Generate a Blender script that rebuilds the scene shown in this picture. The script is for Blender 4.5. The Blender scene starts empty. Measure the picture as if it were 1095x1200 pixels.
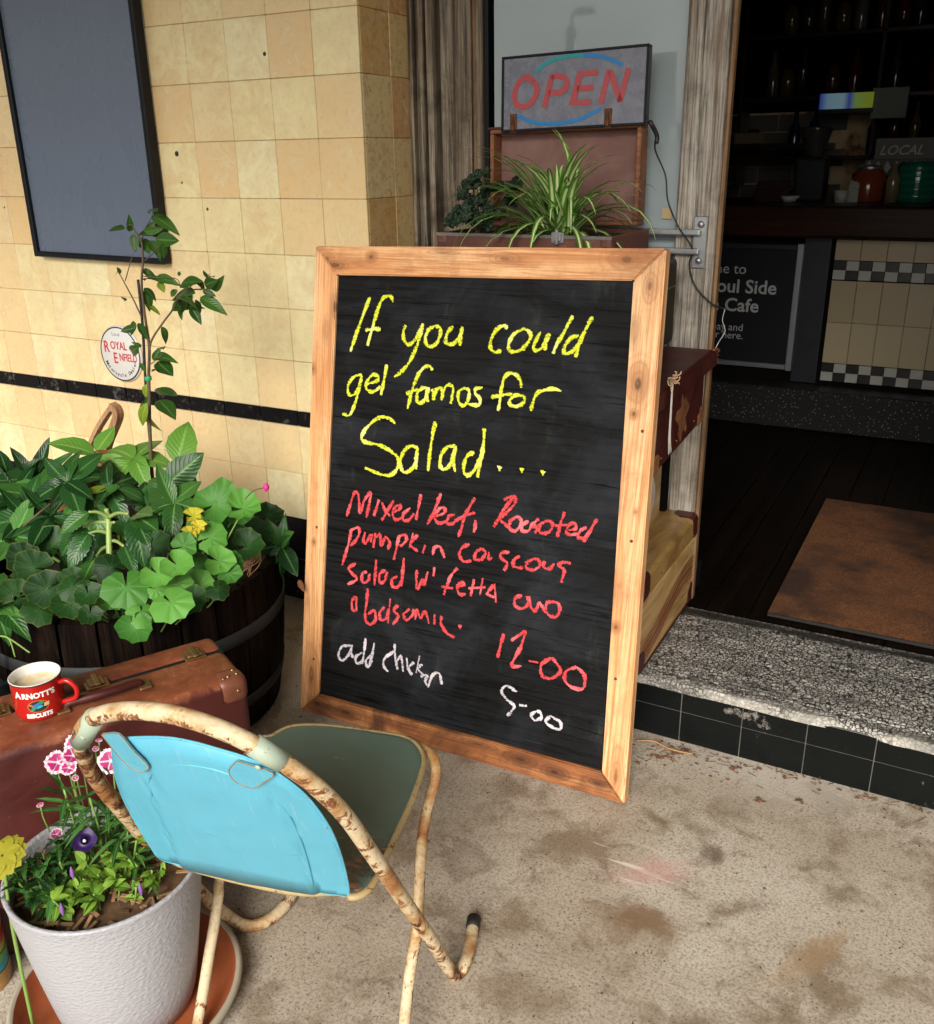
import bpy, bmesh, math, random
from mathutils import Vector, Matrix, Quaternion, noise
rnd = random.Random(7)
S = bpy.context.scene
COL = S.collection
# ------------------------------------------------------------------ camera
H = 1.395
R_ = Vector((0.8774, 0.4794, -0.0151)); 
_f, _pi, _ya, _ro = 1092.8, 0.3637, 0.5003, -0.0161
FW = Vector((-math.sin(_ya)*math.cos(_pi), math.cos(_ya)*math.cos(_pi), -math.sin(_pi)))
_rt = Vector((math.cos(_ya), math.sin(_ya), 0)); _up = _rt.cross(FW)
RT = _rt*math.cos(_ro)+_up*math.sin(_ro); UP = _rt*(-math.sin(_ro))+_up*math.cos(_ro)
CAM = Vector((0, 0, H))
cd = bpy.data.cameras.new('camera'); co = bpy.data.objects.new('camera', cd); COL.objects.link(co)
m = Matrix((RT, UP, -FW)).transposed().to_4x4(); m.translation = CAM; co.matrix_world = m
cd.sensor_fit = 'HORIZONTAL'; cd.sensor_width = 36; cd.lens = 36*_f/1095; cd.clip_end = 500; cd.clip_start = .05
S.camera = co
# ------------------------------------------------------------------ light
SUN_EL, SUN_AZ = 31, 163          # azimuth the light comes from: 180 = straight from the street (-Y)
w = bpy.data.worlds.new("World"); S.world = w; w.use_nodes = True
nt = w.node_tree; bg = nt.nodes['Background']
sky = nt.nodes.new('ShaderNodeTexSky'); sky.sky_type = 'NISHITA'; sky.sun_disc = False
sky.sun_elevation = math.radians(SUN_EL); sky.sun_rotation = math.radians(SUN_AZ)
sky.dust_density = 4; sky.air_density = 1.0
hs = nt.nodes.new('ShaderNodeHueSaturation'); hs.inputs['Saturation'].default_value = .45
nt.links.new(sky.outputs[0], hs.inputs['Color']); nt.links.new(hs.outputs[0], bg.inputs[0])
bg.inputs[1].default_value = .075
sd = bpy.data.lights.new('sun', 'SUN'); sd.energy = 2.3; sd.angle = math.radians(30); sd.color = (1, .94, .85)
so = bpy.data.objects.new('sun', sd); COL.objects.link(so)
_a = math.radians(SUN_AZ); _e = math.radians(SUN_EL)
sdir = Vector((math.sin(_a)*math.cos(_e), math.cos(_a)*math.cos(_e), math.sin(_e)))
so.rotation_euler = sdir.to_track_quat('Z', 'Y').to_euler()
S.view_settings.view_transform = 'Standard'; S.view_settings.look = 'None'
S.view_settings.exposure = 0.88; S.view_settings.gamma = 1; S.view_settings.use_curve_mapping = False

# measuring helpers: where a sight line of the survey photograph meets a real plane
def ray(px, py): return ((px-547.5)/_f*RT-(py-600)/_f*UP+FW).normalized()
def onz(px, py, z): d = ray(px, py); return CAM+d*((z-H)/d.z)
def ony(px, py, y): d = ray(px, py); return CAM+d*(y/d.y)
def onx(px, py, x): d = ray(px, py); return CAM+d*(x/d.x)
def onpl(px, py, P, n): d = ray(px, py); return CAM+d*((P-CAM).dot(n)/d.dot(n))

# ------------------------------------------------------------------ object helpers
def tag(o, label, cat, group=None, kind=None):
    if label: o['label'] = label
    if cat: o['category'] = cat
    if group: o['group'] = group
    if kind: o['kind'] = kind
    return o
def thing(name, label, cat, loc=(0, 0, 0), rot=None, group=None):
    o = bpy.data.objects.new(name, None); COL.objects.link(o); o.empty_display_size = .05
    o.location = loc
    if rot is not None: o.rotation_euler = rot
    return tag(o, label, cat, group)
def mesh_obj(name, me, parent=None, M=None, mat=None, label=None):
    if mat is not None and not me.materials: me.materials.append(mat)
    o = bpy.data.objects.new(name, me); COL.objects.link(o)
    if parent: o.parent = parent
    if M is not None: o.matrix_basis = M
    if label: o['label'] = label
    return o
def bm_mesh(bm, name, mat=None, smooth=False):
    me = bpy.data.meshes.new(name)
    bmesh.ops.recalc_face_normals(bm, faces=bm.faces) if not getattr(bm, '_keep', False) else None
    bm.to_mesh(me); bm.free()
    if smooth:
        for p in me.polygons: p.use_smooth = True
    if mat: me.materials.append(mat)
    return me
def py_mesh(name, V, Fc, mat=None, smooth=False, uv=None):
    me = bpy.data.meshes.new(name); me.from_pydata([tuple(v) for v in V], [], Fc); me.update()
    if smooth: me.polygons.foreach_set('use_smooth', [True]*len(Fc))
    if mat: me.materials.append(mat)
    if uv:
        l = me.uv_layers.new(name='UVMap')
        for i, lp in enumerate(me.loops): l.data[i].uv = uv[lp.vertex_index]
    return me
def box_bm(x0, x1, y0, y1, z0, z1, bev=0, seg=1, bm=None):
    b = bmesh.new()
    bmesh.ops.create_cube(b, size=1)
    for v in b.verts:
        v.co = Vector((x0 if v.co.x < 0 else x1, y0 if v.co.y < 0 else y1, z0 if v.co.z < 0 else z1))
    if bev: bmesh.ops.bevel(b, geom=b.edges[:], offset=bev, segments=seg, profile=.5, affect='EDGES')
    if bm is not None:
        t = bpy.data.meshes.new('t'); b.to_mesh(t); b.free(); bm.from_mesh(t); bpy.data.meshes.remove(t); return bm
    return b
def box(name, x0, x1, y0, y1, z0, z1, mat, parent=None, bev=0, seg=1, label=None, M=None, smooth=False):
    me = bm_mesh(box_bm(x0, x1, y0, y1, z0, z1, bev, seg), name, mat, smooth)
    return mesh_obj(name, me, parent, M, label=label)
def struct(o): o['kind'] = 'structure'; return o
def smooth_path(P, n=6):
    P = [Vector(p) for p in P]
    if len(P) < 3: return P
    out = []
    Q = [P[0]*2-P[1]]+P+[P[-1]*2-P[-2]]
    for i in range(1, len(Q)-2):
        a, b, c, d = Q[i-1:i+3]
        for k in range(n):
            t = k/n
            out.append(.5*((2*b)+(c-a)*t+(2*a-5*b+4*c-d)*t*t+(3*b-a-3*c+d)*t**3))
    out.append(P[-1]); return out
def tube_geo(P, r, seg=8, V=None, Fc=None, cap=True):
    V = [] if V is None else V; Fc = [] if Fc is None else Fc
    P = [Vector(p) for p in P]; n = len(P); base = len(V)
    rr = r if callable(r) else (lambda t: r)
    up = None
    for i, p in enumerate(P):
        t = (P[min(i+1, n-1)]-P[max(i-1, 0)])
        if t.length < 1e-9: t = Vector((0, 0, 1))
        t.normalize()
        if up is None:
            up = t.orthogonal().normalized()
        up = (up-t*up.dot(t)); up = up.normalized() if up.length > 1e-6 else t.orthogonal().normalized()
        s = t.cross(up)
        for k in range(seg):
            a = 2*math.pi*k/seg; V.append(p+(up*math.cos(a)+s*math.sin(a))*rr(i/max(1, n-1)))
    for i in range(n-1):
        for k in range(seg):
            a = base+i*seg+k; b = base+i*seg+(k+1) % seg
            Fc.append((a, b, b+seg, a+seg))
    if cap:
        Fc.append(tuple(base+k for k in range(seg))[::-1]); Fc.append(tuple(base+(n-1)*seg+k for k in range(seg)))
    return V, Fc
def tube(name, P, r, mat, parent=None, seg=8, n=6, label=None, M=None):
    V, Fc = tube_geo(smooth_path(P, n) if n else P, r, seg)
    return mesh_obj(name, py_mesh(name, V, Fc, mat, True), parent, M, label=label)
def lathe_geo(prof, seg=40, V=None, Fc=None, c=(0, 0, 0), closed=False):
    V = [] if V is None else V; Fc = [] if Fc is None else Fc; b = len(V); n = len(prof)
    for (r, z) in prof:
        for k in range(seg):
            a = 2*math.pi*k/seg; V.append(Vector((c[0]+r*math.cos(a), c[1]+r*math.sin(a), c[2]+z)))
    for i in range(n-1):
        for k in range(seg):
            p, q = b+i*seg+k, b+i*seg+(k+1) % seg
            Fc.append((p, q, q+seg, p+seg))
    return V, Fc
def lathe(name, prof, mat, parent=None, seg=40, label=None, M=None, smooth=True):
    V, Fc = lathe_geo(prof, seg)
    return mesh_obj(name, py_mesh(name, V, Fc, mat, smooth), parent, M, label=label)
def basis(o, x, y, z):
    M = Matrix((Vector(x), Vector(y), Vector(z))).transposed().to_4x4(); M.translation = Vector(o); return M
def text_mesh(s, size, mat, ext=.0004, bold=0, shear=0, name='lettering', align='LEFT', spacing=1.0):
    c = bpy.data.curves.new('t', 'FONT'); c.body = s; c.size = size; c.extrude = ext; c.offset = bold
    c.shear = shear; c.align_x = align; c.resolution_u = 3; c.space_character = spacing
    o = bpy.data.objects.new('t', c); COL.objects.link(o)
    dg = bpy.context.evaluated_depsgraph_get(); dg.update()
    me = bpy.data.meshes.new_from_object(o.evaluated_get(dg)); me.name = name
    bpy.data.objects.remove(o); bpy.data.curves.remove(c)
    me.materials.clear(); me.materials.append(mat)
    return me

# ------------------------------------------------------------------ material helpers
class NT:
    def __init__(s, name):
        s.m = bpy.data.materials.new(name); s.m.use_nodes = True; s.t = s.m.node_tree
        s.b = s.t.nodes['Principled BSDF']; s.out = s.t.nodes['Material Output']
        s.L = s.t.links.new
    def n(s, typ, **k):
        x = s.t.nodes.new('ShaderNode'+typ)
        for a, v in k.items(): setattr(x, a, v)
        return x
    def val(s, inp, v):
        if hasattr(v, 'is_linked') or isinstance(v, bpy.types.NodeSocket): s.L(v, inp)
        else: inp.default_value = v
    def coord(s, kind='Object', scale=(1, 1, 1), rot=(0, 0, 0), loc=(0, 0, 0)):
        if kind == 'World': o = s.n('NewGeometry').outputs['Position']
        else: o = s.n('TexCoord').outputs[kind]
        mp = s.n('Mapping'); s.L(o, mp.inputs[0]); mp.inputs['Scale'].default_value = scale
        mp.inputs['Rotation'].default_value = rot; mp.inputs['Location'].default_value = loc
        return mp.outputs[0]
    def noise(s, v, scale=5, detail=6, rough=.6, dist=0, out=0):
        x = s.n('TexNoise'); s.L(v, x.inputs['Vector'])
        x.inputs['Scale'].default_value = scale; x.inputs['Detail'].default_value = detail
        x.inputs['Roughness'].default_value = rough; x.inputs['Distortion'].default_value = dist
        return x.outputs[out]
    def voro(s, v, scale=5, feat='F1', out=0, rand=1):
        x = s.n('TexVoronoi', feature=feat); s.L(v, x.inputs['Vector']); x.inputs['Scale'].default_value = scale
        x.inputs['Randomness'].default_value = rand
        return x.outputs[out]
    def ramp(s, f, stops, interp='LINEAR'):
        x = s.n('ValToRGB'); s.L(f, x.inputs[0]); cr = x.color_ramp; cr.interpolation = interp
        while len(cr.elements) < len(stops): cr.elements.new(.5)
        for e, (p, c) in zip(cr.elements, stops):
            e.position = p; e.color = (c, c, c, 1) if isinstance(c, (int, float)) else (*c, 1)
        return x.outputs[0]
    def mix(s, f, a, b, mode='MIX'):
        x = s.n('Mix', data_type='RGBA', blend_type=mode)
        s.val(x.inputs[0], f)
        for i, v in ((6, a), (7, b)):
            if isinstance(v, tuple): v = (*v, 1) if len(v) == 3 else v
            s.val(x.inputs[i], v)
        return x.outputs[2]
    def math(s, op, a, b=0, clamp=False):
        x = s.n('Math', operation=op); s.val(x.inputs[0], a); s.val(x.inputs[1], b); x.use_clamp = clamp
        return x.outputs[0]
    def sep(s, v):
        x = s.n('SeparateXYZ'); s.L(v, x.inputs[0]); return x.outputs
    def orand(s): return s.n('ObjectInfo').outputs['Random']
    def bump(s, h, strength=.3, dist=.002, prev=None):
        x = s.n('Bump'); x.inputs['Strength'].default_value = strength; x.inputs['Distance'].default_value = dist
        s.L(h, x.inputs['Height'])
        if prev is not None: s.L(prev, x.inputs['Normal'])
        s.L(x.outputs[0], s.b.inputs['Normal']); return x.outputs[0]
    def set(s, color=None, rough=None, metal=None, spec=None, **k):
        if color is not None: s.val(s.b.inputs['Base Color'], (*color, 1) if isinstance(color, tuple) else color)
        if rough is not None: s.val(s.b.inputs['Roughness'], rough)
        if metal is not None: s.val(s.b.inputs['Metallic'], metal)
        if spec is not None: s.val(s.b.inputs['Specular IOR Level'], spec)
        for a, v in k.items(): s.val(s.b.inputs[a.replace('_', ' ')], v)
        return s

def simple(name, color, rough=.5, metal=0, var=.25, scale=30, bump=.1, spec=.5):
    n = NT(name); v = n.coord('Object'); f = n.noise(v, scale, 5)
    g = n.noise(v, scale*.23, 4)
    dk = tuple(c*(1-var) for c in color); lt = tuple(min(1, c*(1+var)) for c in color)
    c = n.mix(f, dk, lt); c = n.mix(n.ramp(g, [(.35, 0), (.7, .5)]), c, tuple(x*(1-var*1.3) for x in color))
    n.set(c, rough, metal, spec)
    if bump: n.bump(f, bump, .001)
    return n.m

def wood_mat(name, axis, dark, mid, light, grey=0, crack=0, rough=.6, scale=1, knots=True, stain=.5, bump=.35, coord='Object', spots=()):
    n = NT(name)
    st = [22, 22, 22]; st[axis] = 1.1
    v = n.coord(coord, tuple(a*scale for a in st))
    warp = n.noise(n.coord(coord, (3, 3, 3)), 2.2, 3)
    f1 = n.noise(v, 1.1, 8, .65, .9)
    st2 = [190, 190, 190]; st2[axis] = 5
    f2 = n.noise(n.coord(coord, tuple(st2)), 1, 5, .7)
    c = n.ramp(f1, [(.28, dark), (.45, mid), (.62, light), (.8, mid)])
    c = n.mix(n.ramp(f2, [(.38, .75), (.55, 0)]), c, dark)
    bl2 = n.noise(n.coord(coord, (2, 2, 2)), 2.2, 6, .75, 1.2); c = n.mix(n.ramp(bl2, [(.50, 0), (.64, stain*.7)]), c, tuple(d_*.8+q_*.25 for d_, q_ in zip(dark, mid)))
    blot = n.noise(n.coord(coord, (1, 1, 1)), 7*scale, 5, .65, .4)
    c = n.mix(n.ramp(blot, [(.52, 0), (.72, stain)]), c, tuple(x*.45 for x in dark))
    if knots:
        kv = [13, .01, 13]; kv[axis] = 4.5
        vd = n.voro(n.coord(coord, tuple(a*scale for a in kv), loc=(.3, .2, .7)), 1.0)
        rings = n.math('SINE', n.math('MULTIPLY', n.math('ADD', vd, n.math('MULTIPLY', warp, .1)), 95))
        kk = n.ramp(vd, [(.0, 1), (.07, .9), (.13, .4), (.24, 0)])
        c = n.mix(kk, c, n.mix(n.math('MULTIPLY', rings, .5), tuple(x*.35 for x in dark), tuple(x*.8 for x in mid)))
    for (sx_, sz_, ra, rc, am) in spots:
        s1_ = n.n('VectorMath', operation='SUBTRACT'); n.L(n.coord(coord, (1, 1, 1)), s1_.inputs[0]); s1_.inputs[1].default_value = (sx_, 0, sz_)
        s2_ = n.n('VectorMath', operation='MULTIPLY'); n.L(s1_.outputs[0], s2_.inputs[0]); s2_.inputs[1].default_value = (1/(ra if axis == 0 else rc), 0, 1/(rc if axis == 0 else ra))
        ln = n.n('VectorMath', operation='LENGTH'); n.L(s2_.outputs[0], ln.inputs[0])
        dd = n.math('ADD', ln.outputs['Value'], n.math('MULTIPLY', n.math('SUBTRACT', blot, .5), 1.5))
        c = n.mix(n.ramp(n.math('MULTIPLY', dd, .4), [(.12, am), (.30, am*.55), (.44, 0)]), c, tuple(x*.55+y*.12 for x, y in zip(dark, mid)))
        c = n.mix(n.ramp(ln.outputs['Value'], [(.16, .95*am), (.30, 0)]), c, (.02, .008, .004))
        rg_ = n.math('SINE', n.math('MULTIPLY', dd, 17)); c = n.mix(n.math('MULTIPLY', n.ramp(rg_, [(.3, 0), (.9, .5)]), n.ramp(n.math('MULTIPLY', dd, .4), [(.25, 1), (.6, 0)])), c, dark)
    if crack:
        st3 = [75, 75, 75]; st3[axis] = 2.2
        f3 = n.noise(n.coord(coord, tuple(st3)), 1, 6, .75, .3); pt = n.noise(n.coord(coord, (1, 1, 1)), 4.5, 4, .6)
        c = n.mix(n.math('MULTIPLY', n.ramp(f3, [(.40, 1), (.50, 0)]), n.ramp(pt, [(.3, crack*.6), (.6, crack)])), c, tuple(x*.35 for x in dark))
        c = n.mix(n.math('MULTIPLY', n.ramp(f3, [(.55, 0), (.62, .5)]), n.ramp(pt, [(.5, 0), (.65, 1)])), c, (.22, .10, .04))
        n.bump(f3, .8, .003)
    n.set(c, rough)
    b1 = n.bump(f2, bump, .0015); n.bump(f1, bump*.7, .002, b1)
    return n.m

M = {}
# cream glazed tiles: each tile its own tint, mottled
def tile_mat(name, cols, stain):
    n = NT(name); r = n.orand()
    base = n.ramp(r, cols, 'CONSTANT')
    v = n.coord('World')
    f = n.noise(v, 14, 6, .65, .8); g = n.noise(v, 55, 5, .7, .4); h = n.noise(v, 2.0, 4, .6)
    c = n.mix(n.ramp(f, [(.38, 0), (.68, .75)]), base, n.mix(r, (.66, .46, .24), (.72, .60, .35)))
    c = n.mix(n.ramp(g, [(.5, 0), (.75, stain)]), c, (.40, .20, .07))
    c = n.mix(n.ramp(h, [(.42, 0), (.7, .3)]), c, (.62, .37, .19))
    cr_ = n.voro(n.mix(.02, v, n.noise(v, 40, 2, out=1), 'ADD'), 34, 'DISTANCE_TO_EDGE'); c = n.mix(n.math('MULTIPLY', n.ramp(cr_, [(.0, .5), (.02, 0)]), n.ramp(h, [(.5, 0), (.62, 1)])), c, (.35, .20, .10))
    n.set(c, n.ramp(f, [(.3, .14), (.8, .34)])); n.bump(n.noise(v, 7, 3), .25, .006, n.bump(g, .12, .0012))
    return n.m
M['tile'] = tile_mat('cream_glazed_tile', [(0, (.80, .71, .40)), (.25, (.79, .66, .38)), (.42, (.82, .75, .46)), (.60, (.78, .60, .32)), (.74, (.81, .71, .40)), (.91, (.76, .54, .27))], .22)
M['tile_return'] = tile_mat('brown_mottled_tile', [(0, (.66, .40, .14)), (.3, (.76, .56, .24)), (.6, (.66, .34, .12)), (.8, (.78, .60, .28))], .9)
n = NT('stained_grout'); v = n.coord('World'); f = n.noise(v, 5, 5, .7); n.set(n.ramp(f, [(.40, (.60, .48, .30)), (.52, (.48, .34, .18)), (.60, (.14, .08, .04))]), .9); M['grout'] = n.m
M['grout_step'] = simple('dirty_step_grout', (.13, .125, .11), .9, var=.6, scale=30)
M['grout_pale'] = simple('grout_pale', (.55, .50, .40), .9, var=.3, scale=60)
n = NT('black_glazed_tile'); v = n.coord('World'); f = n.noise(v, 60, 6, .7); g = n.noise(v, 9, 5, .65)
c = n.mix(n.ramp(n.math('MULTIPLY', f, g), [(.30, 0), (.42, .5)]), (.006, .006, .007), (.20, .19, .17))
n.set(c, n.ramp(g, [(.35, .08), (.7, .3)]), 0, .12); n.bump(f, .05, .001); M['black_tile'] = n.m
n = NT('scuffed_black_step_tile'); v = n.coord('World'); f = n.noise(v, 70, 8, .75, .3); g = n.noise(v, 7, 4, .6)
sc = n.ramp(n.math('MULTIPLY', f, n.ramp(g, [(.48, .2), (.66, 1)])), [(.44, 0), (.56, .75)])
n.set(n.mix(sc, (.006, .007, .007), (.28, .26, .23)), n.ramp(g, [(.35, .12), (.7, .45)]), 0, .12); n.bump(f, .1, .001); M['step_tile'] = n.m
# concrete
n = NT('speckled_concrete'); v = n.coord('World')
big = n.noise(v, 1.3, 5, .6, .5); med = n.noise(v, 6, 8, .7, .3); fin = n.noise(v, 90, 5, .75); xf = n.noise(v, 330, 3, .7)
c = n.ramp(big, [(.3, (.33, .275, .205)), (.5, (.46, .40, .32)), (.68, (.60, .56, .48))])
c = n.mix(n.ramp(med, [(.38, .8), (.50, 0)]), c, (.20, .145, .09)); c = n.mix(n.ramp(n.noise(n.coord('World', loc=(4, 2, 0)), 11, 9, .8, .6), [(.34, .75), (.44, 0)]), c, (.13, .09, .055))
c = n.mix(n.ramp(n.noise(v, 170, 5, .8), [(.38, .75), (.52, 0)]), c, (.12, .085, .06)); c = n.mix(n.ramp(fin, [(.34, .5), (.46, 0)]), c, (.17, .12, .08))
c = n.mix(n.ramp(xf, [(.60, 0), (.72, .35)]), c, (.58, .54, .48))
sp = n.voro(v, 85); spn = n.noise(v, 5, 3)
c = n.mix(n.math('MULTIPLY', n.ramp(sp, [(.10, 1), (.18, 0)]), n.ramp(spn, [(.40, 0), (.6, 1)])), c, (.06, .035, .02))
sp2 = n.voro(n.coord('World', loc=(3, 5, 0)), 24)
c = n.mix(n.math('MULTIPLY', n.ramp(sp2, [(.07, 1), (.12, 0)]), n.ramp(n.noise(n.coord('World', loc=(9, 1, 0)), 3, 3), [(.5, 0), (.58, 1)])), c, (.05, .03, .018))
def blob(n, cx, cy, rx, ry, rot, soft, nz):
    mp = n.coord('World'); s_ = n.n('VectorMath', operation='SUBTRACT'); n.L(mp, s_.inputs[0]); s_.inputs[1].default_value = (cx, cy, 0)
    q = n.n('Mapping', vector_type='TEXTURE'); n.L(s_.outputs[0], q.inputs[0]); q.inputs['Rotation'].default_value = (0, 0, rot); q.inputs['Scale'].default_value = (rx, ry, 1e3)
    l = n.n('VectorMath', operation='LENGTH'); n.L(q.outputs[0], l.inputs[0])
    d = n.math('ADD', l.outputs['Value'], n.math('MULTIPLY', n.math('SUBTRACT', nz, .5), 3.2))
    return d
def stain(c, px, py, rx, ry, rot, col, amt, inner=.35, outer=1.0):
    P = onz(px, py, 0); d = blob(n, P.x, P.y, rx, ry, rot, 0, med)
    return n.mix(n.ramp(d, [(inner, amt), (outer, 0)]), c, col)
hl = n.voro(n.mix(.25, v, n.noise(v, 3, 5, .7, out=1), 'ADD'), .9, 'DISTANCE_TO_EDGE'); c = n.mix(n.math('MULTIPLY', n.ramp(hl, [(.0, .6), (.0025, 0)]), n.ramp(n.noise(n.coord('World', loc=(2, 8, 0)), 1.1, 2), [(.53, 0), (.60, 1)])), c, (.16, .12, .08))
c = stain(c, 765, 1020, .10, .05, .7, (.50, .27, .24), .6)
c = stain(c, 840, 1005, .035, .045, .2, (.09, .06, .03), .8)
c = stain(c, 755, 1075, .06, .035, .3, (.17, .09, .045), .75)
for q_ in ((600, 980, .05, .02, .4, .5), (690, 930, .08, .02, 1.0, .5), (560, 1010, .09, .05, .6, .35), (880, 1060, .10, .04, .9, .35), (680, 1120, .16, .06, .3, .45), (980, 1030, .08, .05, .5, .35), (620, 1170, .12, .08, 0, .45), (905, 940, .05, .02, .3, .4), (1000, 1150, .15, .08, .3, .4), (820, 1150, .14, .06, .8, .35)): c = stain(c, q_[0], q_[1], q_[2], q_[3], q_[4], (.19, .135, .08), q_[5]*.55)
c = stain(c, 770, 960, .06, .025, -.5, (.14, .09, .04), .7)
c = stain(c, 740, 1080, .14, .10, .2, (.24, .17, .10), .35)
c = stain(c, 950, 1120, .03, .14, -.5, (.38, .25, .13), .4)
c = stain(c, 900, 900, .24, .16, .2, (.58, .54, .48), .45)
c = stain(c, 350, 790, .16, .12, .5, (.40, .30, .27), .5)
# cup-mark ring near the chair
P = onz(555, 1010, 0); d = blob(n, P.x, P.y, .075, .075, 0, 0, med)
c = n.mix(n.ramp(d, [(.30, 0), (.70, .45), (.9, .4), (1.3, 0)]), c, (.15, .115, .08))
# scrape marks
sv = n.coord('World', (5, 60, 1), rot=(0, 0, 1.15)); scr = n.noise(sv, 1, 3, .5)
P = onz(720, 1010, 0); d = blob(n, P.x, P.y, .16, .12, .4, 0, med)
c = n.mix(n.math('MULTIPLY', n.ramp(d, [(.4, .9), (1.0, 0)]), n.ramp(scr, [(.60, 0), (.68, 1)])), c, (.66, .60, .54))
n.set(c, n.ramp(med, [(.3, .55), (.7, .85)])); b1 = n.bump(fin, .35, .002); n.bump(med, .25, .006, b1); M['concrete'] = n.m
# terrazzo
n = NT('white_chip_terrazzo'); v = n.coord('World'); vv = n.mix(.018, v, n.noise(v, 50, 2, out=1), 'ADD')
e = n.voro(vv, 98, 'DISTANCE_TO_EDGE'); idc = n.voro(vv, 98, 'F1', out=1)
big = n.noise(v, 5, 4); 
chip = n.mix(n.n('RGBToBW').outputs[0] if False else n.ramp(n.sep(idc)[0], [(0, .25), (1, 1)]), (.20, .19, .18), (.60, .58, .53))
wear = n.ramp(n.noise(n.coord('World', (1.2, 9, 4)), 3.2, 5, .6, .6), [(.42, 0), (.62, .85)])
c = n.mix(n.ramp(e, [(.05, 0), (.16, 1)]), (.015, .014, .012), chip)
c = n.mix(n.math('MULTIPLY', wear, .6), c, (.03, .028, .025)); x, y, z = n.sep(v)
band = n.ramp(n.math('ADD', n.math('ABSOLUTE', n.math('SUBTRACT', y, 2.415)), n.math('MULTIPLY', n.math('SUBTRACT', big, .5), .06)), [(.012, .9), (.03, 0)])
c = n.mix(band, c, (.015, .014, .012))
yf = n.math('MULTIPLY', n.math('SUBTRACT', n.math('ADD', y, n.math('MULTIPLY', n.math('SUBTRACT', big, .5), .12)), 2.0), 4)
c = n.mix(n.math('MULTIPLY', n.ramp(yf, [(.05, .7), (.17, 0)]), n.ramp(big, [(.42, .15), (.6, 1)])), c, (.62, .59, .52))
c = n.mix(n.ramp(n.noise(v, 30, 5, .7), [(.55, 0), (.75, .45)]), c, (.02, .018, .015))
n.set(c, .3); n.bump(e, .1, .001); M['terrazzo'] = n.m
n = NT('dark_terrazzo'); v = n.coord('World'); e = n.voro(v, 70)
n.set(n.mix(n.ramp(e, [(.12, 1), (.2, 0)]), (.012, .012, .013), (.22, .21, .2)), .4); M['terrazzo_dark'] = n.m
# wood
M['old_wood_z'] = wood_mat('weathered_jamb', 2, (.055, .036, .022), (.20, .155, .105), (.38, .33, .25), stain=.8, crack=.95, knots=False, bump=.8, coord='World')
M['old_wood_pale'] = wood_mat('weathered_post', 2, (.10, .07, .045), (.33, .29, .24), (.54, .51, .45), stain=.6, crack=.9, knots=False, bump=.8, coord='World')
M['bead_wood'] = wood_mat('orange_bead', 2, (.08, .04, .018), (.20, .11, .05), (.32, .19, .09), knots=False, bump=.6, coord='World')
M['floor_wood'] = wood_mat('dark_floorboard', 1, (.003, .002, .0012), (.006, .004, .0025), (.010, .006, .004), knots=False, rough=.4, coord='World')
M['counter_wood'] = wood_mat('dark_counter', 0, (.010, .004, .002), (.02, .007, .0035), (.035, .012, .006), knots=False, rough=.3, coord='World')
M['barrel'] = wood_mat('barrel_stave', 2, (.0015, .001, .0008), (.004, .0025, .002), (.018, .010, .006), knots=False, bump=.8, scale=1.4)
M['bent_wood'] = wood_mat('bent_ash', 2, (.20, .09, .04), (.40, .22, .11), (.52, .32, .18), knots=False, bump=.3)
M['barrel'].node_tree.nodes['Principled BSDF'].inputs['Specular IOR Level'].default_value = .05
M['fit'] = simple('hoop_steel', (.022, .025, .026), .65, .3, .3, 40, .2)
M['black'] = simple('black_frame', (.010, .011, .014), .35, 0, .2)
M['steel'] = simple('aluminium', (.35, .37, .40), .35, .9, .15, 60)
M['galv'] = simple('galvanised_steel', (.42, .44, .45), .42, .85, .3, 50, .3)
M['brass'] = simple('tarnished_brass', (.36, .22, .10), .4, .85, .45, 80, .4)
M['screw'] = simple('zinc_screw', (.5, .5, .48), .3, .9)
M['dark_iron'] = simple('dark_steel_panel', (.035, .038, .048), .35, .7, .3, 12)
M['soil'] = simple('damp_soil', (.018, .012, .008), .95, 0, .6, 70, 1)
M['mulch_soil'] = simple('bark_mulch', (.14, .075, .035), .95, 0, .6, 60, 1)
M['stem'] = simple('green_stem', (.20, .34, .07), .5, 0, .25, 40)
M['stem_brown'] = simple('woody_stem', (.12, .085, .05), .8, 0, .4, 60, .4)
M['straw'] = simple('dry_straw', (.42, .23, .11), .8, 0, .4, 40)
M['stake'] = simple('dark_stake', (.02, .018, .016), .6, 0, .4)
M['cord'] = simple('black_cord', (.012, .012, .012), .45)
M['cord_white'] = simple('white_cord', (.55, .54, .5), .6)
M['plaster'] = simple('painted_plaster', (.4, .36, .28), .8)
M['dark_wall'] = simple('unlit_interior_tone', (.005, .0045, .004), .9)  # near-black: darkness of the unlit room put into the colour
M['added_awning'] = simple('added_awning_soffit', (.28, .27, .24), .8)
M['asphalt'] = simple('asphalt', (.05, .05, .05), .9, 0, .3, 30, .4)
M['rust_red'] = simple('red_rag', (.2, .02, .015), .7)

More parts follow.
